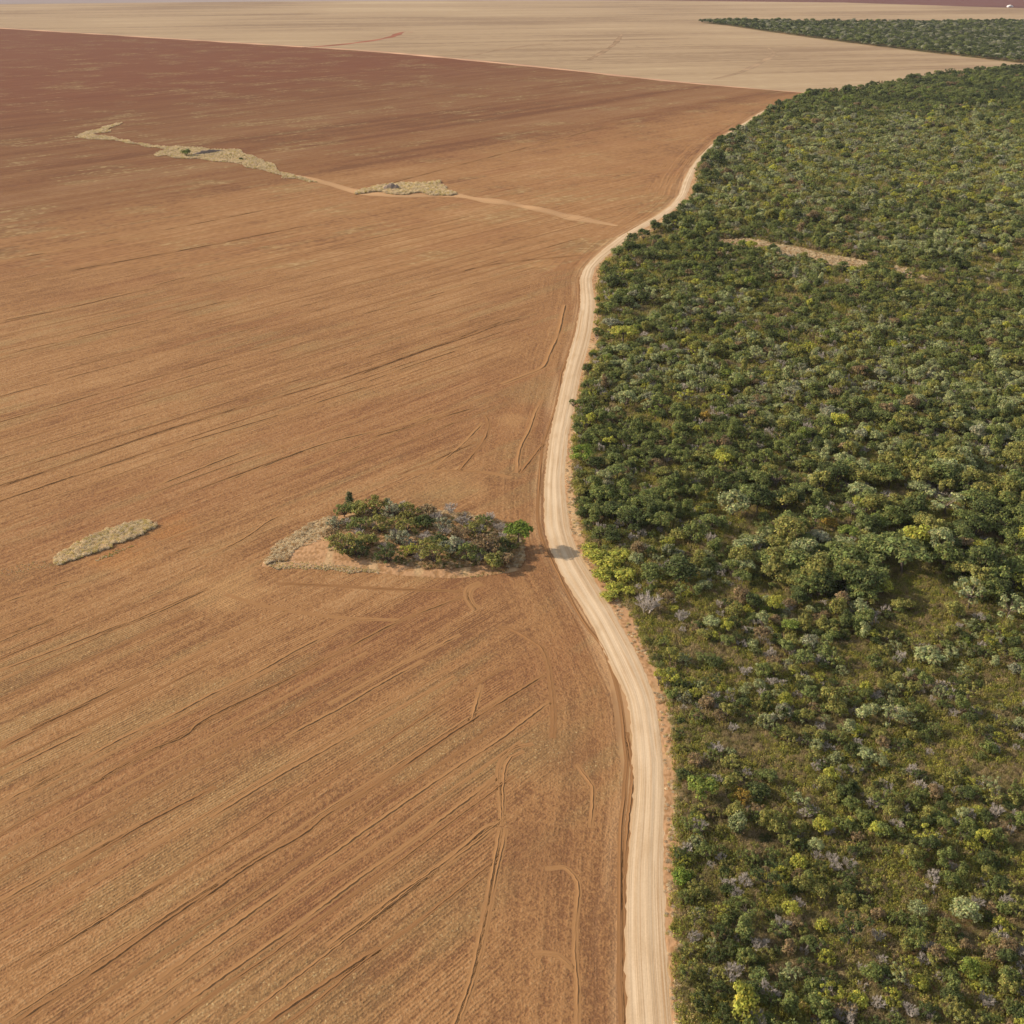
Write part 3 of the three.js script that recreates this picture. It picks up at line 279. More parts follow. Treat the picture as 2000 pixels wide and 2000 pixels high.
// crowns are made one metre in radius; every lobe is a puff of leaf sprays round a limb end
function leafCrown(kind, seed) {
  const r = rng(seed), lobes = [], crown = new Mesher(), wood = new Mesher(), bark = [1, 1, 1];
  const add = (x, y, z, rx, ry, n) => lobes.push({ x, y, z, rx, ry, n, k: .82 + .36 * r() });
  let base = .5, leafSize = .075;
  if (kind === 'round') { base = .45; add(0, 1.05, 0, .62, .55, 330); for (let i = 0; i < 11; i++) { const a = i * 2.4 + r(), h = r(); add(Math.cos(a) * (.62 - .25 * h), .72 + .75 * h, Math.sin(a) * (.62 - .25 * h), .3 + .12 * r(), .25 + .1 * r(), 95); } }
  if (kind === 'umb') { base = .8; for (let i = 0; i < 16; i++) { const a = i * 2.4 + r(), q = Math.sqrt((i + .5) / 16) * .78; add(Math.cos(a) * q, 1.28 - .34 * q * q + .1 * (r() - .5), Math.sin(a) * q, .26 + .1 * r(), .13 + .06 * r(), 84); } }
  if (kind === 'lobe') { base = .4; for (let i = 0; i < 12; i++) { const a = i * 2.4 + r() * 1.3, q = .2 + .55 * r(); add(Math.cos(a) * q, .6 + .85 * (1 - q) + .35 * r(), Math.sin(a) * q, .24 + .16 * r(), .2 + .12 * r(), 100); } }
  if (kind === 'oval') { base = .5; for (let i = 0; i < 12; i++) { const a = i * 2.4, q = .35 * r(), h = i / 12; add(Math.cos(a) * q, .7 + 1.15 * h, Math.sin(a) * q, (.42 - .16 * h) * (.8 + .4 * r()), .26, 95); } }
  if (kind === 'sparse') { base = .7; leafSize = .07; for (let i = 0; i < 15; i++) { const a = i * 2.4 + r(), q = .25 + .65 * r(); add(Math.cos(a) * q, .85 + .8 * r() - .2 * q, Math.sin(a) * q, .15 + .12 * r(), .11 + .08 * r(), 40); } }
  if (kind === 'bush') { base = .1; leafSize = .085; for (let i = 0; i < 13; i++) { const a = i * 2.4 + r(), q = .68 * Math.sqrt(r()); add(Math.cos(a) * q, .25 + .6 * (1 - q * q) * (.5 + .6 * r()), Math.sin(a) * q, .26 + .15 * r(), .22 + .12 * r(), 82); } }
  if (kind === 'shrub') { base = .12; leafSize = .055; for (let i = 0; i < 34; i++) { const a = i * 2.4 + r(), q = .85 * Math.sqrt(r()), top = (.55 + .75 * r()) * (1 - .35 * q); add(Math.cos(a) * q, top, Math.sin(a) * q, .1 + .12 * r(), .1 + .15 * r(), 38); } }
  if (kind === 'cone') { base = .1; leafSize = .1; for (let i = 0; i < 18; i++) { const h = i / 18, a = i * 2.4, q = (1 - h) * .35 + .1; add(Math.cos(a) * q, .3 + 2.9 * h, Math.sin(a) * q, .4 * (1 - h) + .24, .34, 70); } }
  for (const b of lobes) for (let i = 0; i < b.n; i++) {
    let y = r() * 2 - 1; if (y < -.25 && r() < .7) y = -y; const a = r() * Math.PI * 2, q = Math.sqrt(1 - y * y), dx = q * Math.cos(a), dz = q * Math.sin(a), m = Math.pow(r(), .4) * 1.08;
    const j = .75, s = leafSize * (.6 + .8 * r()), t = b.k * (.45 + 1.1 * r()), warm = r();
    const gx = dx + j * (r() - .5) * 2, gy = y + .35 + j * (r() - .5) * 2, gz = dz + j * (r() - .5) * 2, gl = Math.hypot(gx, gy, gz) || 1;
    crown.leaf(b.x + dx * b.rx * m, b.y + y * b.ry * m, b.z + dz * b.rx * m, gx, gy, gz, s, s * .8, r, [t * (.9 + .35 * warm * warm), t, t * (.8 + .3 * r())], V(gx / gl + dx * .25, gy / gl + y * .25 + .15, gz / gl + dz * .25).normalize().toArray());
  }
  const lean = [(r() - .5) * .2, base, (r() - .5) * .2]; wood.limb([0, -.06, 0], [lean[0] * .5, base * .55, lean[2] * .5], .065, .05, bark, 6); wood.limb([lean[0] * .5, base * .55, lean[2] * .5], lean, .05, .045, bark, 6);
  for (let i = 0; i < lobes.length; i += kind === 'bush' ? 3 : 1) { const b = lobes[i], m = [lean[0] * .5 + b.x * .5 + (r() - .5) * .15, base + (b.y - base) * .4, lean[2] * .5 + b.z * .5 + (r() - .5) * .15]; wood.limb(lean, m, .032, .02, bark, 4); wood.limb(m, [b.x, b.y, b.z], .02, .008, bark, 3); }
  return { crown: crown.geometry(), wood: wood.geometry() };
}
function bareGeometry(seed, spread = 1, stems = 3) { // leafless: forked stems dividing into a haze of fine twigs
  const r = rng(seed), m = new Mesher();
  const grow = (p, d, len, rad, level) => {
    const q = [p[0] + d.x * len, p[1] + d.y * len, p[2] + d.z * len], k = .75 + .5 * r(); m.limb(p, q, rad, rad * .62, [k, k, k], 3);
    if (level >= 4) return; const n = level < 2 ? 4 : level === 2 ? 3 : 9;
    for (let i = 0; i < n; i++) { const e = d.clone().add(V((r() - .5) * 1.8 * spread, (r() - .3) * .9, (r() - .5) * 1.8 * spread)).normalize(), f = level ? .5 + .5 * r() : 1; grow([p[0] + d.x * len * f, p[1] + d.y * len * f, p[2] + d.z * len * f], e, len * (level === 3 ? .5 + .4 * r() : .62 + .2 * r()), Math.max(.0075, rad * .56), level + 1); }
  };
  for (let s = 0; s < stems; s++) { const a = s / stems * 6.28 + r(); grow([Math.cos(a) * .05, -.05, Math.sin(a) * .05], V(Math.cos(a) * .6, 1, Math.sin(a) * .6).normalize(), .38, .036, 1); }
  return m.geometry();
}
function tuftGeometry(seed, blades, height, flop) { // a tussock: straps arching outward from the root, heads nodding
  const r = rng(seed), m = new Mesher();
  for (let i = 0; i < blades; i++) {
    const a = r() * 6.283, q = .5 * Math.sqrt(r()), ca = Math.cos(a), sa = Math.sin(a), h = height * (.25 + .75 * r()) * (1 - .9 * q * q), t = .7 + .6 * r(), up = 1.15 - flop * (.4 + q), nx = ca * (.35 + q) + .5 * (r() - .5), nz = sa * (.35 + q) + .5 * (r() - .5), ny = .75 + .4 * r();
    m.leaf(ca * q, h, sa * q, nx, ny, nz, .2 + .16 * r(), .022 + .016 * r(), r, [t, t * (.96 + .08 * r()), t * (.85 + .3 * r())], V(nx * .6, ny + .8, nz * .6).normalize().toArray(), [ca * .6 + .5 * (r() - .5), up * (r() < .5 ? 1 : -1), sa * .6 + .5 * (r() - .5)]);
    if (i % 3 === 0) { const b = r() * 6.283, hh = height * (.7 + .6 * r()) * (1 - .7 * q * q); m.leaf(ca * q, hh * .6, sa * q, Math.cos(b), .25, Math.sin(b), hh * .55, .016 + .02 * r(), r, [t * 1.08, t * 1.02, t * .9], null, [.35 * (r() - .5) + .25 * ca, 1, .35 * (r() - .5) + .25 * sa]); }
    if (i % 4 === 0) m.limb([ca * q * .5, -.04, sa * q * .5], [ca * q, h, sa * q], .012, .006, [t * .8, t * .76, t * .7], 3);
  }
  return m.geometry();
}
function scrubGeometry(seed) { // a waist-high clump: many stalks with sprays up their length
  const r = rng(seed), m = new Mesher();
  for (let j = 0; j < 16; j++) {
    const a = r() * 6.283, q = .55 * Math.sqrt(r()), x = Math.cos(a) * q, z = Math.sin(a) * q, h = (.35 + .7 * r()) * (1 - .5 * q), ex = x * 1.35 + .2 * (r() - .5), ez = z * 1.35 + .2 * (r() - .5), k = .75 + .5 * r();
    m.limb([x * .6, -.04, z * .6], [ex, h, ez], .013, .005, [1.3 * k, 1.1 * k, 1.15 * k], 3);
    for (let i = 0; i < 18; i++) { const f = .25 + .75 * r(), s = .036 + .045 * r(), t = k * (.35 + 1.25 * r()), dx = r() - .5, dz = r() - .5; m.leaf(x + (ex - x) * f + dx * .22, h * f + .12 * (r() - .5), z + (ez - z) * f + dz * .22, dx * 1.6, .6, dz * 1.6, s, s * .7, r, [t * (.9 + .4 * r()), t, t * .9]); }
  }
  return m.geometry();
}
const SHAPES = {}; let sd = 11;
for (const k of ['round', 'umb', 'lobe', 'oval', 'sparse', 'bush', 'shrub']) SHAPES[k] = [0, 1, 2].map(() => leafCrown(k, sd++ * 31));
SHAPES.cone = [leafCrown('cone', 991)];
SHAPES.bare = [0, 1, 2].map((i) => ({ wood: bareGeometry(501 + i, .8 + .25 * i) }));
SHAPES.thick = [0, 1].map((i) => ({ wood: bareGeometry(601 + i, 1.15, 5) }));
const PAL = { dark: [.1, .127, .045], dark2: [.125, .15, .07], mid: [.185, .22, .07], mid2: [.205, .245, .085], olive: [.265, .265, .08], sage: [.33, .365, .18], grey: [.3, .31, .21], yellow: [.37, .38, .075], bright: [.18, .25, .048], bright2: [.21, .265, .06], brown: [.27, .205, .115], orange: [.36, .26, .06], flower: [.46, .37, .05], twig: [.4, .365, .33] };
const WORDS = { dark: 'dark green', dark2: 'dull green', mid: 'mid green', mid2: 'fresh green', olive: 'olive green', sage: 'pale sage', grey: 'grey-green', yellow: 'yellow green', bright: 'bright green', bright2: 'bright green', brown: 'brownish', orange: 'orange-yellow', flower: 'yellow', twig: 'grey' };
const FORM = { round: 'rounded', umb: 'flat-topped', lobe: 'lobed', oval: 'upright', sparse: 'loose-crowned', bush: 'low', shrub: 'many-stemmed', cone: 'pointed', bare: 'leafless', thick: 'leafless' };
const leafMat = {}; for (const k in PAL) leafMat[k] = new THREE.MeshPhysicalMaterial({ color: new THREE.Color().setRGB(...PAL[k]), vertexColors: true, roughness: .95, specularIntensity: .15, transmission: .45, thickness: 0, side: THREE.DoubleSide });
const leafAny = new THREE.MeshPhysicalMaterial({ color: 0xffffff, vertexColors: true, roughness: .95, specularIntensity: .15, transmission: .45, thickness: 0, side: THREE.DoubleSide });
const barkMat = new THREE.MeshPhysicalMaterial({ specularIntensity: .15, color: new THREE.Color().setRGB(.13, .105, .085), vertexColors: true, roughness: .95 });
const twigMat = new THREE.MeshPhysicalMaterial({ specularIntensity: .15, color: new THREE.Color().setRGB(...PAL.twig), vertexColors: true, roughness: .95 });
const protos = new Map();
function plant(name, t, label, category, group) { // t: x, z, w (crown width), kind, col, hs (height factor), turn, variant
  const vs = SHAPES[t.kind], key = name + t.kind + t.v % vs.length + t.col; let root = protos.get(key);
  if (!root) {
    const s = vs[t.v % vs.length]; root = new THREE.Group();
    if (t.kind === 'bare' || t.kind === 'thick') { part('stems', s.wood, twigMat, root); } else { part('trunk', s.wood, barkMat, root); part('crown', s.crown, leafMat[t.col], root); }
    protos.set(key, root);
  }
  const o = root.clone(); named(o, name); tag(o, label, category, group); o.position.set(t.x, t.y ?? 0, t.z); o.rotation.y = t.turn; const s = t.w / 2; o.scale.set(s, s * t.hs, s); scene.add(o); return o;
}
function copies(name, geometry, material, list, parent, colours) {
  const m = new THREE.InstancedMesh(geometry, material, list.length), M = new THREE.Matrix4(), q = new THREE.Quaternion(), up = V(0, 1, 0), c = new THREE.Color(); m.name = name;
  list.forEach((t, i) => { q.setFromAxisAngle(up, t.turn); M.compose(V(t.x, t.y ?? 0, t.z), q, V(t.s, t.s * t.hs, t.s)); m.setMatrixAt(i, M); if (colours) m.setColorAt(i, c.setRGB(...t.rgb)); });
  put(m, parent); return m;
}

// ---------------------------------------------------------------- plants: the woodland
const clearing = GRASS.strip[0], glade = GRASS.strip2[0];
const inWood = (x, z) => !(inside(glade, x, z) && N(x / 5, z / 5) > .42) && x > woodX(z) + .5 - 2.2 * sst(.55, .85, N(z / 3.5, 7)) - 1.6 * sst(-440, -520, z) && (!inside(clearing, x, z) || N(x / 8, z / 8) < .2);
const rand = rng(20240);
const trees = [], bares = [];
const tallness = (x, z) => {
  let t = fbm(x / 48 + 11, z / 48) * .75 + fbm(x / 15 + 5, z / 15) * .75 - .38; const e = x - woodX(z);
  t += .5 * sst(-148, -168, z) * sst(-222, -205, z) * sst(30, 55, x);
  t -= .12 * sst(-250, -270, z) * sst(-385, -360, z) * sst(5, 22, e);
  t -= .16 * sst(-160, -135, z) * sst(4, 14, e);
  t += .25 * sst(-395, -410, z) * sst(-480, -450, z) + .12 * sst(12, 3, e) + .12 * sst(-620, -760, z);
  return clamp(t, 0, 1);
};
function pickColour(x, z, r) {
  const far = sst(-700, -840, z), misty = sst(-400, -520, z) * (1 - far), n = .5 + 1.25 * (fbm(x / 34 + 70, z / 34 + 20) - .5) + .2 * (r() - .5) - .09 * sst(14, 4, x - woodX(z)), q = r();
  if (q < .035 * (1 - far)) return 'yellow'; if (q < .05) return 'bright2'; if (q < .052) return 'orange'; if (q < .08) return 'brown';
  if (misty > 0 && r() < .5 * misty) { const k = r(); return k < .5 ? 'sage' : k < .75 ? 'grey' : k < .9 ? 'olive' : 'yellow'; }
  if (z > -168 && r() < .62) { const k = r(); return k < .38 ? 'olive' : k < .45 ? 'yellow' : k < .65 ? 'mid' : k < .86 ? 'dark' : k < .94 ? 'brown' : 'sage'; }
  if (q < .1 + .2 + .6 * far) return n < .55 ? 'dark' : 'mid'; if (n < .42) return 'mid'; if (n < .52) return q < .7 ? 'olive' : 'mid2'; return q < .6 ? 'sage' : q < .66 ? 'grey' : q < .84 ? 'olive' : 'mid2';
}
for (let z = -66; z > -1096;) {
  const cell = z > -170 ? 1.65 : z > -260 ? 1.9 : z > -450 ? 2.4 : 3.3, xe = .5 * -z + 32;
  for (let x = woodX(z); x < xe; x += cell) {
    const px = x + (rand() - .5) * cell * 1.4, pz = z + (rand() - .5) * cell * 1.4, T = tallness(px, pz), q = rand(), big = rand();
    if (!inWood(px, pz) || PLANTS.some((h) => h[1] > -420 && (h[0] - px) ** 2 + (h[1] - pz) ** 2 < (h[2] * .5 + .5) ** 2) || fbm(px / 9 + 200, pz / 9) < .355) continue;
    const e = px - woodX(pz);
    let w = cell * (z < -200 ? 1 + 1 * rand() : .85 + .95 * rand()), kinds = ['shrub', 'lobe', 'bush', 'shrub', 'sparse', 'shrub'];
    if (big < .13 + .5 * T * T) { w = 2.6 + 5.4 * T * (.25 + .75 * rand()); kinds = T > .62 ? ['umb', 'lobe', 'round', 'lobe', 'sparse', 'umb'] : ['lobe', 'round', 'sparse', 'oval', 'umb']; }
    if (w > 3.2 && e < w * .35) w = 2.2 + rand();
    const t = { x: px, z: pz, w, turn: rand() * 6.283, v: (rand() * 30) | 0, hs: (.85 + .55 * rand()) * (w > 4 ? .88 : 1) };
    if (q < (z > -160 ? .2 : .15) && z > -700) { t.kind = 'bare'; t.col = 'twig'; t.w = Math.min(Math.max(t.w, 2), 3.4) * 1.2; t.hs = Math.max(t.hs, .95) * 1.1; bares.push(t); } else { t.kind = kinds[(rand() * kinds.length) | 0]; t.col = pickColour(px, pz, rand); trees.push(t); }
  }
  z -= cell;
}
for (const t of trees) if (t.z < -820) t.w *= 1.12;
for (let z = -395; z > -900; z -= 5 + 9 * rand()) trees.push({ x: woodX(z) + .8 + 4 * rand(), z, w: 4 + 2.6 * rand(), turn: rand() * 6.283, v: (rand() * 30) | 0, hs: .85 + .4 * rand(), kind: ['round', 'lobe', 'round', 'umb'][(rand() * 4) | 0], col: rand() < .8 ? 'dark' : 'mid' });
// which ones show largest
const size = (t) => t.w * t.w * t.hs / (t.x * t.x + t.z * t.z + 1e4);
const inView = (t) => { const d = -t.z * Math.cos(.474) + 97 * Math.sin(.474); return Math.abs(t.x / d) < .475 && (97 * Math.cos(.474) + t.z * Math.sin(.474)) / d < .475; };
function split(list, most) { const s = list.filter(inView).sort((a, b) => size(b) - size(a)), near = new Set(s.slice(0, most)); return [[...near], list.filter((t) => !near.has(t))]; }
const zone = (t) => {
  const half = t.x / (.475 * (-t.z * .89 + 44)), e = t.x - woodX(t.z), side = half > .87 ? ', right edge' : half > .73 ? ', far right' : half > .6 ? ', right part' : half > .48 ? ', centre right' : half > .36 ? ', centre left' : ', left part';
  if (e < 5) return t.z > -100 ? 'on the woodland edge beside the nearest road' : t.z > -125 ? 'on the woodland edge beside the straight road' : t.z > -160 ? 'on the woodland edge below the road bend' : t.z > -215 ? 'on the woodland edge opposite the thicket islet' : 'on the woodland edge beside the distant road';
  if (t.z > -98) return 'in the nearest scrub' + side; if (t.z > -128) return 'in the foreground scrub' + side; if (t.z > -162) return 'in scrub before the tall tree band' + side;
  if (t.z > -190) return 'in the front of the tall tree band' + side; if (t.z > -222) return 'in the rear of the tall tree band' + side; if (t.z > -385) return 'in low scrub behind the tall tree band' + side; if (t.z > -480) return 'beside the pale dry grass strip' + side; return 'beyond the dry grass strip' + side;
};
const bulk = (t) => t.w > 5 ? 'broad' : t.w < 3 ? 'small' : 'medium-sized';
{
  const [own, rest] = split(trees, 264);
  for (const t of own) { const kind = t.kind === 'bush' || t.kind === 'shrub' ? 'bush' : 'tree', label = `${bulk(t)} ${FORM[t.kind]} ${WORDS[t.col]} ${kind} ${zone(t)}`; plant(kind === 'bush' ? 'woodland_bush' : 'woodland_tree', t, label, kind, label.replace(kind, kind === 'bush' ? 'bushes' : 'trees')); }
  const mass = new THREE.Group(); mass.name = 'woodland_tree_mass'; tag(mass, 'dense mass of small scrubland trees and bushes filling the woodland', 'woodland', null, 'stuff'); scene.add(mass);
  for (const kind of ['round', 'umb', 'lobe', 'oval', 'sparse', 'bush', 'shrub']) SHAPES[kind].forEach((s, v) => {
    const l = rest.filter((t) => t.kind === kind && t.v % 3 === v).map((t) => ({ ...t, s: t.w / 2, rgb: PAL[t.col].map((c) => c * (.8 + .4 * N(t.x, t.z))) })); if (!l.length) return;
    copies('crowns', s.crown, leafAny, l, mass, true); copies('trunks', s.wood, barkMat, l, mass);
  });
  const [ownB, restB] = split(bares, 150);
  ownB.forEach((t, i) => { if (i < 45) t.kind = 'thick'; });
  for (const t of ownB) { const label = `${bulk(t)} grey leafless shrub ${zone(t)}`; plant('leafless_shrub', t, label, 'shrub', label.replace('shrub', 'shrubs')); }
  const massB = new THREE.Group(); massB.name = 'leafless_shrub_mass'; tag(massB, 'scattered grey leafless shrubs deep in the woodland', 'shrubs', null, 'stuff'); scene.add(massB);
  SHAPES.bare.forEach((s, v) => copies('twigs', s.wood, twigMat, restB.filter((t) => t.v % 3 === v).map((t) => ({ ...t, s: t.w / 2 })), massB));
}
// undergrowth of low clumps and dry grass between the trees
{
  const r = rng(555), lists = [[], [], [], [], []];
  for (let z = -63; z > -900;) { const cell = z > -170 ? .62 : z > -230 ? .8 : z > -300 ? 1.05 : z > -450 ? 1.5 : 2.6; for (let x = woodX(z) - .5; x < .5 * -z + 30; x += cell) {
    const px = x + (r() - .5) * cell * 1.6, pz = z + (r() - .5) * cell * 1.6; if (px < woodX(pz) - .3 || inside(clearing, px, pz)) continue; const bare = fbm(px / 8 + 33, pz / 8 + 8), q = r(), k = .75 + .5 * r(); const thin = bare > .66;
    const dry = sst(.45, .62, fbm(px / 14 + 9, pz / 14)); let v = thin ? (q < .75 ? 2 : 3) : q < .76 - .3 * dry ? (q < .3 ? 0 : 1) : q < .88 ? 2 : 3; 
    const rgb = v < 2 ? (r() < .5 ? [.3 * k, .31 * k, .075 * k] : r() < .72 ? [.22 * k, .255 * k, .06 * k] : [.33 * k, .29 * k, .14 * k]) : r() < .5 ? [.33 * k, .26 * k, .14 * k] : [.25 * k, .22 * k, .09 * k];
    lists[v].push({ x: px, z: pz, s: cell * (.7 + .6 * r()) + .42, hs: .7 + .5 * r(), turn: r() * 6.283, rgb });
  } z -= cell; }
  const g = new THREE.Group(); g.name = 'undergrowth'; tag(g, 'low leafy undergrowth and dry grass covering the woodland floor', 'undergrowth', null, 'stuff'); scene.add(g);
  [scrubGeometry(61), scrubGeometry(62), tuftGeometry(63, 60, .6, .7), tuftGeometry(64, 50, .8, .4)].forEach((geo, i) => copies('clumps', geo, leafAny, lists[i], g, true));
}
// the far wood
{
  const r = rng(808), lists = [[], [], []], kinds = ['lobe', 'round', 'umb'];
  for (let z = -1070; z > -1860; z -= 4.6) for (let x = 270; x < 960; x += 4.6) {
    const px = x + (r() - .5) * 5, pz = z + (r() - .5) * 5; if (!inside(FAR_WOOD, px, pz) || px > .5 * -pz + 40) { r(); continue; }
    const q = r(), k = .7 + .6 * r(), c = q < .55 ? PAL.dark : q < .8 ? PAL.mid : PAL.grey; lists[(r() * 3) | 0].push({ x: px, z: pz, s: 2.3 + 2.2 * r() * r(), hs: .75 + .5 * r(), turn: r() * 6, rgb: c.map((v) => v * k) });
  }
  const g = new THREE.Group(); g.name = 'far_wood'; tag(g, 'far wedge-shaped dark wood between pale stubble fields', 'wood', null, 'stuff'); scene.add(g);
  kinds.forEach((k, i) => copies('crowns', SHAPES[k][0].crown, leafAny, lists[i], g, true));
}

// ---------------------------------------------------------------- the thicket islet, dry grass, single plants
{
  const cx = -21, cz = -184, P = [], I = [], n = 40, rings = 7, shape = ISLET; const C = [];
  for (let k = 0; k <= rings; k++) for (let i = 0; i < n; i++) {
    const f = i / n * shape.length, a = f | 0, t = f - a, p = shape[a], q = shape[(a + 1) % shape.length], ex = p[0] + (q[0] - p[0]) * t, ez = p[1] + (q[1] - p[1]) * t, m = k / rings, x = ex + (cx - ex) * m + .6 * (N(i * .9, k) - .5), z = ez + (cz - ez) * m + .6 * (N(i * .9, k + 20) - .5);
    P.push(x, .012 + .55 * sst(0, .45, m) + (k ? .16 * (N(x / .9, z / .9) - .4) : 0), z); const c = .8 + .4 * N(x / 1.3, z / 1.3); C.push(.46 * c, .295 * c, .175 * c);
    if (k < rings) { const i2 = (i + 1) % n, q0 = k * n; I.push(q0 + i, q0 + i2, q0 + n + i, q0 + i2, q0 + n + i2, q0 + n + i); }
  }
  const g = new THREE.BufferGeometry(); g.setAttribute('position', new THREE.Float32BufferAttribute(P, 3)); g.setAttribute('color', new THREE.Float32BufferAttribute(C, 3)); g.setIndex(I); g.computeVertexNormals();
  { const uv = new Float32Array(P.length / 3 * 2); for (let i = 0; i < P.length / 3; i++) { uv[i * 2] = P[i * 3] / 4.2; uv[i * 2 + 1] = P[i * 3 + 2] / 128; } g.setAttribute('uv', new THREE.BufferAttribute(uv, 2)); }
  const m = part('sandy_mound', g, new THREE.MeshPhysicalMaterial({ specularIntensity: .1, map: texV.map, bumpMap: texV.bump, bumpScale: .15, color: new THREE.Color().setRGB(1, 1, 1), roughness: .95, side: THREE.DoubleSide }), scene); m.userData.kind = 'structure';
}
const rp = rng(31);
for (const [x, z, w, kind, col, label, hs] of PLANTS) {
  const t = { x, z, w, kind, col, hs, turn: rp() * 6.283, v: (rp() * 30) | 0 }, islet = label.startsWith('ISLET');
  if (islet) { t.y = .3; t.w *= 1.3; t.hs *= 1.25; }
  const spot = `${z > -178 ? 'front' : z > -188 ? 'middle' : 'rear'} ${x < -24 ? 'left' : x > -11 ? 'right' : 'centre'}`;
  if (label === 'ISLETBARE') plant('leafless_shrub', t, `grey leafless shrub in the ${spot} of the thicket islet in the ploughed field`, 'shrub', `leafless shrubs in the ${spot} of the thicket islet`);
  else if (islet) plant('thicket_bush', t, `${WORDS[col]} bush in the ${spot} of the thicket islet in the ploughed field`, 'bush', `${WORDS[col]} bushes in the ${spot} of the thicket islet`);
  else plant(kind === 'thick' ? 'leafless_shrub' : kind === 'bush' ? 'green_bush' : 'green_tree', t, label, kind === 'thick' ? 'shrub' : kind === 'bush' ? 'bush' : 'tree', label.startsWith('yellow-green leafy') ? 'yellow-green shrubs at the road bend' : undefined);
}
const TUFTS = [tuftGeometry(71, 150, .8, .55), tuftGeometry(72, 140, .65, .9), tuftGeometry(73, 120, .95, .3)];
function grassPatch(name, label, poly, height, perMetre, colours, seed, y = 0) {
  const r = rng(seed), xs = poly.map((p) => p[0]), zs = poly.map((p) => p[1]), x0 = Math.min(...xs), x1 = Math.max(...xs), z0 = Math.min(...zs), z1 = Math.max(...zs), lists = [[], [], []];
  for (let i = 0; i < (x1 - x0) * (z1 - z0) * perMetre * 2.6; i++) { const x = x0 + (x1 - x0) * r(), z = z0 + (z1 - z0) * r(), c = colours[(r() * colours.length) | 0], k = .82 + .22 * N(x / 1.7 + 9, z / 1.7) + .14 * r(), q = r(); const wob = (zs.reduce((a, b) => a + b, 0) / zs.length < -300 ? 8 : .9); if (!inside(poly, x + wob * (N(x / wob / 1.3, z / wob / 1.3) - .5), z + wob * 1.5 * (N(x / wob / 1.3 + 40, z / wob / 1.3) - .5)) || r() < .12) continue; lists[(q * 3) | 0].push({ x, z, y, s: height * (.22 + .08 * N(x / 3, z / 3) + .18 * r()), hs: .55 + .5 * r(), turn: r() * 6.283, rgb: c.map((v) => v * k) }); }
  const g = new THREE.Group(); named(g, name); tag(g, label, 'grass', null, 'stuff'); scene.add(g); lists.forEach((l, i) => l.length && copies('tufts', TUFTS[i], leafAny, l, g, true));
}
const S1 = [.7, .61, .43], S2 = [.6, .49, .33], S3 = [.56, .47, .21], S4 = [.46, .32, .17], S5 = [.2, .2, .07];
grassPatch('dry_grass', 'tall straw-coloured grass at the left end of the thicket islet', GRASS.islet[0], 1.5, 9, [S1, S1, S2, S4], 1, .15);
grassPatch('dry_grass', 'short straw grass along the sandy front edge of the thicket islet', GRASS.isletfront[0], .8, 7, [S1, S2, S3], 2);
grassPatch('dry_grass', 'straw grass along the back and right edge of the thicket islet', GRASS.islettop[0], 1.5, 6, [S1, S2, S4], 3, .1);
grassPatch('dry_grass', 'dry grass between the bushes of the thicket islet', GRASS.isletin[0], 1.6, 4, [S2, S4, S5, S4], 4, .3);
grassPatch('dry_grass', 'short olive grass at the lower right foot of the thicket islet', GRASS.isletbot[0], .5, 4, [S3, S5], 5);
grassPatch('grass_ridge', 'long narrow ridge of tall straw grass alone in the ploughed field', GRASS.ridge[0], 1.8, 10, [S1, S1, S2, S3], 6);
grassPatch('green_grass', 'thin yellow-green grass line in front of the long straw grass ridge', GRASS.ridgegreen[0], .6, 4, [S3, [.28, .3, .08], S1], 7);
grassPatch('weed_patch', 'low dry weeds left of the long straw grass ridge', GRASS.weeds[0], .45, 2.2, [S2, S3], 8);
grassPatch('grass_strip', 'zigzag strip of pale dry grass far left in the ploughed field', GRASS.far1[0], 2.2, .9, [S1, S1, S2, S3], 9);
grassPatch('grass_strip', 'short thick strip of pale dry grass in the middle of the ploughed field', GRASS.far2[0], 3.2, 1.1, [S1, S1, S2, S3], 10);
grassPatch('grass_strip', 'pale dry grass strip running through the woodland', GRASS.strip[0], 2, 2, [S1, S1, S2, S4], 11);
grassPatch('dry_grass', 'pale dry grass between trees on the woodland edge above the road bend', GRASS.strip2[0], 1.5, 1.4, [S1, S2, S3], 12);
{ // tufts on the verge
  const r = rng(66), lists = [[], [], []];
  for (let z = -63; z > -520; z -= z > -250 ? .3 : .6) for (let k = 0; k < 2; k++) { const a = roadR(z) + .15, b = woodX(z) + .6, x = a + (b - a) * r(), q = r(), c = q < .45 ? S2 : q < .75 ? S1 : q < .9 ? S4 : S3, m = .75 + .5 * r(); if (N(x / 1.4, z / 1.4) > .38) lists[(r() * 3) | 0].push({ x, z: z + r() * .3, s: .35 + .5 * r() * sst(0, 1, (x - a) / (b - a)) + .1, hs: .55, turn: r() * 6, rgb: c.map((v) => v * m) }); }
  const g = new THREE.Group(); g.name = 'verge_grass'; tag(g, 'short brown and straw grass tufts on the verge right of the road', 'grass', null, 'stuff'); scene.add(g); lists.forEach((l, i) => copies('tufts', TUFTS[i], leafAny, l, g, true));
}
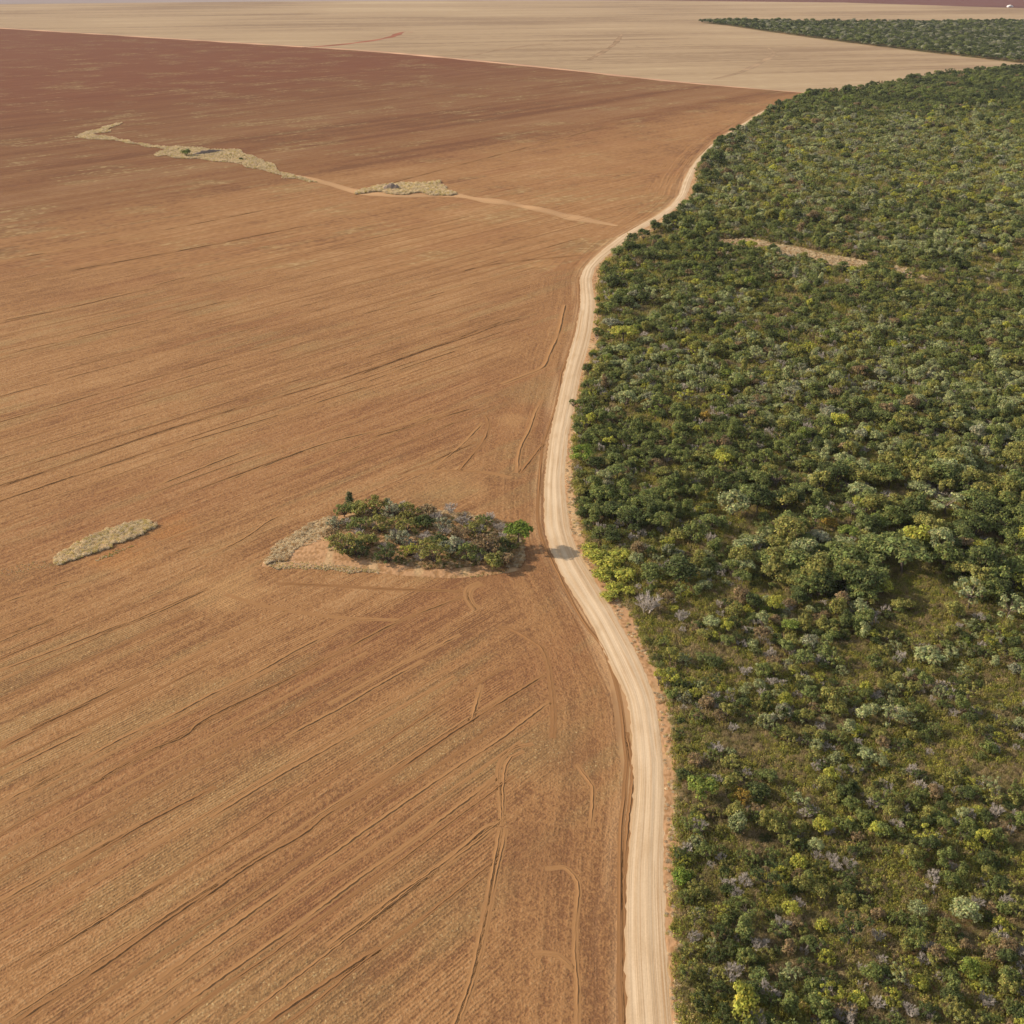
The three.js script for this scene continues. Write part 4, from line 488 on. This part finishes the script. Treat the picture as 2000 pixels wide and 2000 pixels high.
// two dark earth banks on the far grass strips
BANKS.forEach((b, i) => {
  const P = [], I = [], n = 24, h = i ? 2.6 : 1.8, w = i ? 5 : 4, curve = new THREE.CatmullRomCurve3(b.map(([x, z]) => V(x, 0, z)));
  for (let k = 0; k <= n; k++) { const t = k / n, c = curve.getPointAt(t), e = Math.sin(Math.PI * clamp(t * .96 + .02)) ** .5; [[-.5, -.05], [-.22, .8], [0, 1], [.25, .75], [.5, -.05]].forEach(([a, y]) => P.push(c.x + .5 * (N(k, a * 9) - .5), Math.max(-.05, y * h * e * (.8 + .4 * N(k * .8, a * 5 + i))), c.z + a * w)); if (k < n) for (let j = 0; j < 4; j++) { const q = k * 5 + j; I.push(q, q + 1, q + 5, q + 1, q + 6, q + 5); } }
  const g = new THREE.BufferGeometry(); g.setAttribute('position', new THREE.Float32BufferAttribute(P, 3)); g.setIndex(I); g.computeVertexNormals();
  const m = part('earth_bank', g, new THREE.MeshStandardMaterial({ color: new THREE.Color().setRGB(.17, .13, .1), roughness: .95, side: THREE.DoubleSide }), scene); named(m, 'earth_bank');
  tag(m, i ? 'dark low bank on the thick dry grass strip mid field' : 'dark low bank beside the round bush on the zigzag grass strip', 'bank');
});
// white farm shed far away
{
  const o = new THREE.Group(); named(o, 'farm_shed'); tag(o, 'tiny white farm shed at the far field edge, top right corner', 'shed'); o.position.set(SHED[0], 0, SHED[1]); o.rotation.y = .1; o.scale.setScalar(.7); scene.add(o);
  const white = new THREE.MeshStandardMaterial({ color: new THREE.Color().setRGB(.78, .78, .76), roughness: .6 }), grey = new THREE.MeshStandardMaterial({ color: new THREE.Color().setRGB(.3, .3, .3), roughness: .7 });
  const s = new THREE.Shape([[-7, 0], [7, 0], [7, 3], [0, 5.2], [-7, 3]].map(([x, y]) => new THREE.Vector2(x, y))); const body = new THREE.ExtrudeGeometry(s, { depth: 9, bevelEnabled: false }); body.translate(0, 0, -9); part('wall', body, white, o);
  for (const k of [-1, 1]) { const g = new THREE.BoxGeometry(7.9, .15, 9.8); g.rotateZ(-k * Math.atan2(2.2, 7)); g.translate(k * 3.65, 4.22, -4.5); part('roof_panel', g, white, o); }
  const d = new THREE.BoxGeometry(3.6, 2.6, .12); d.translate(0, 1.3, .07); part('door', d, grey, o);
}
renderer.render(scene, camera);
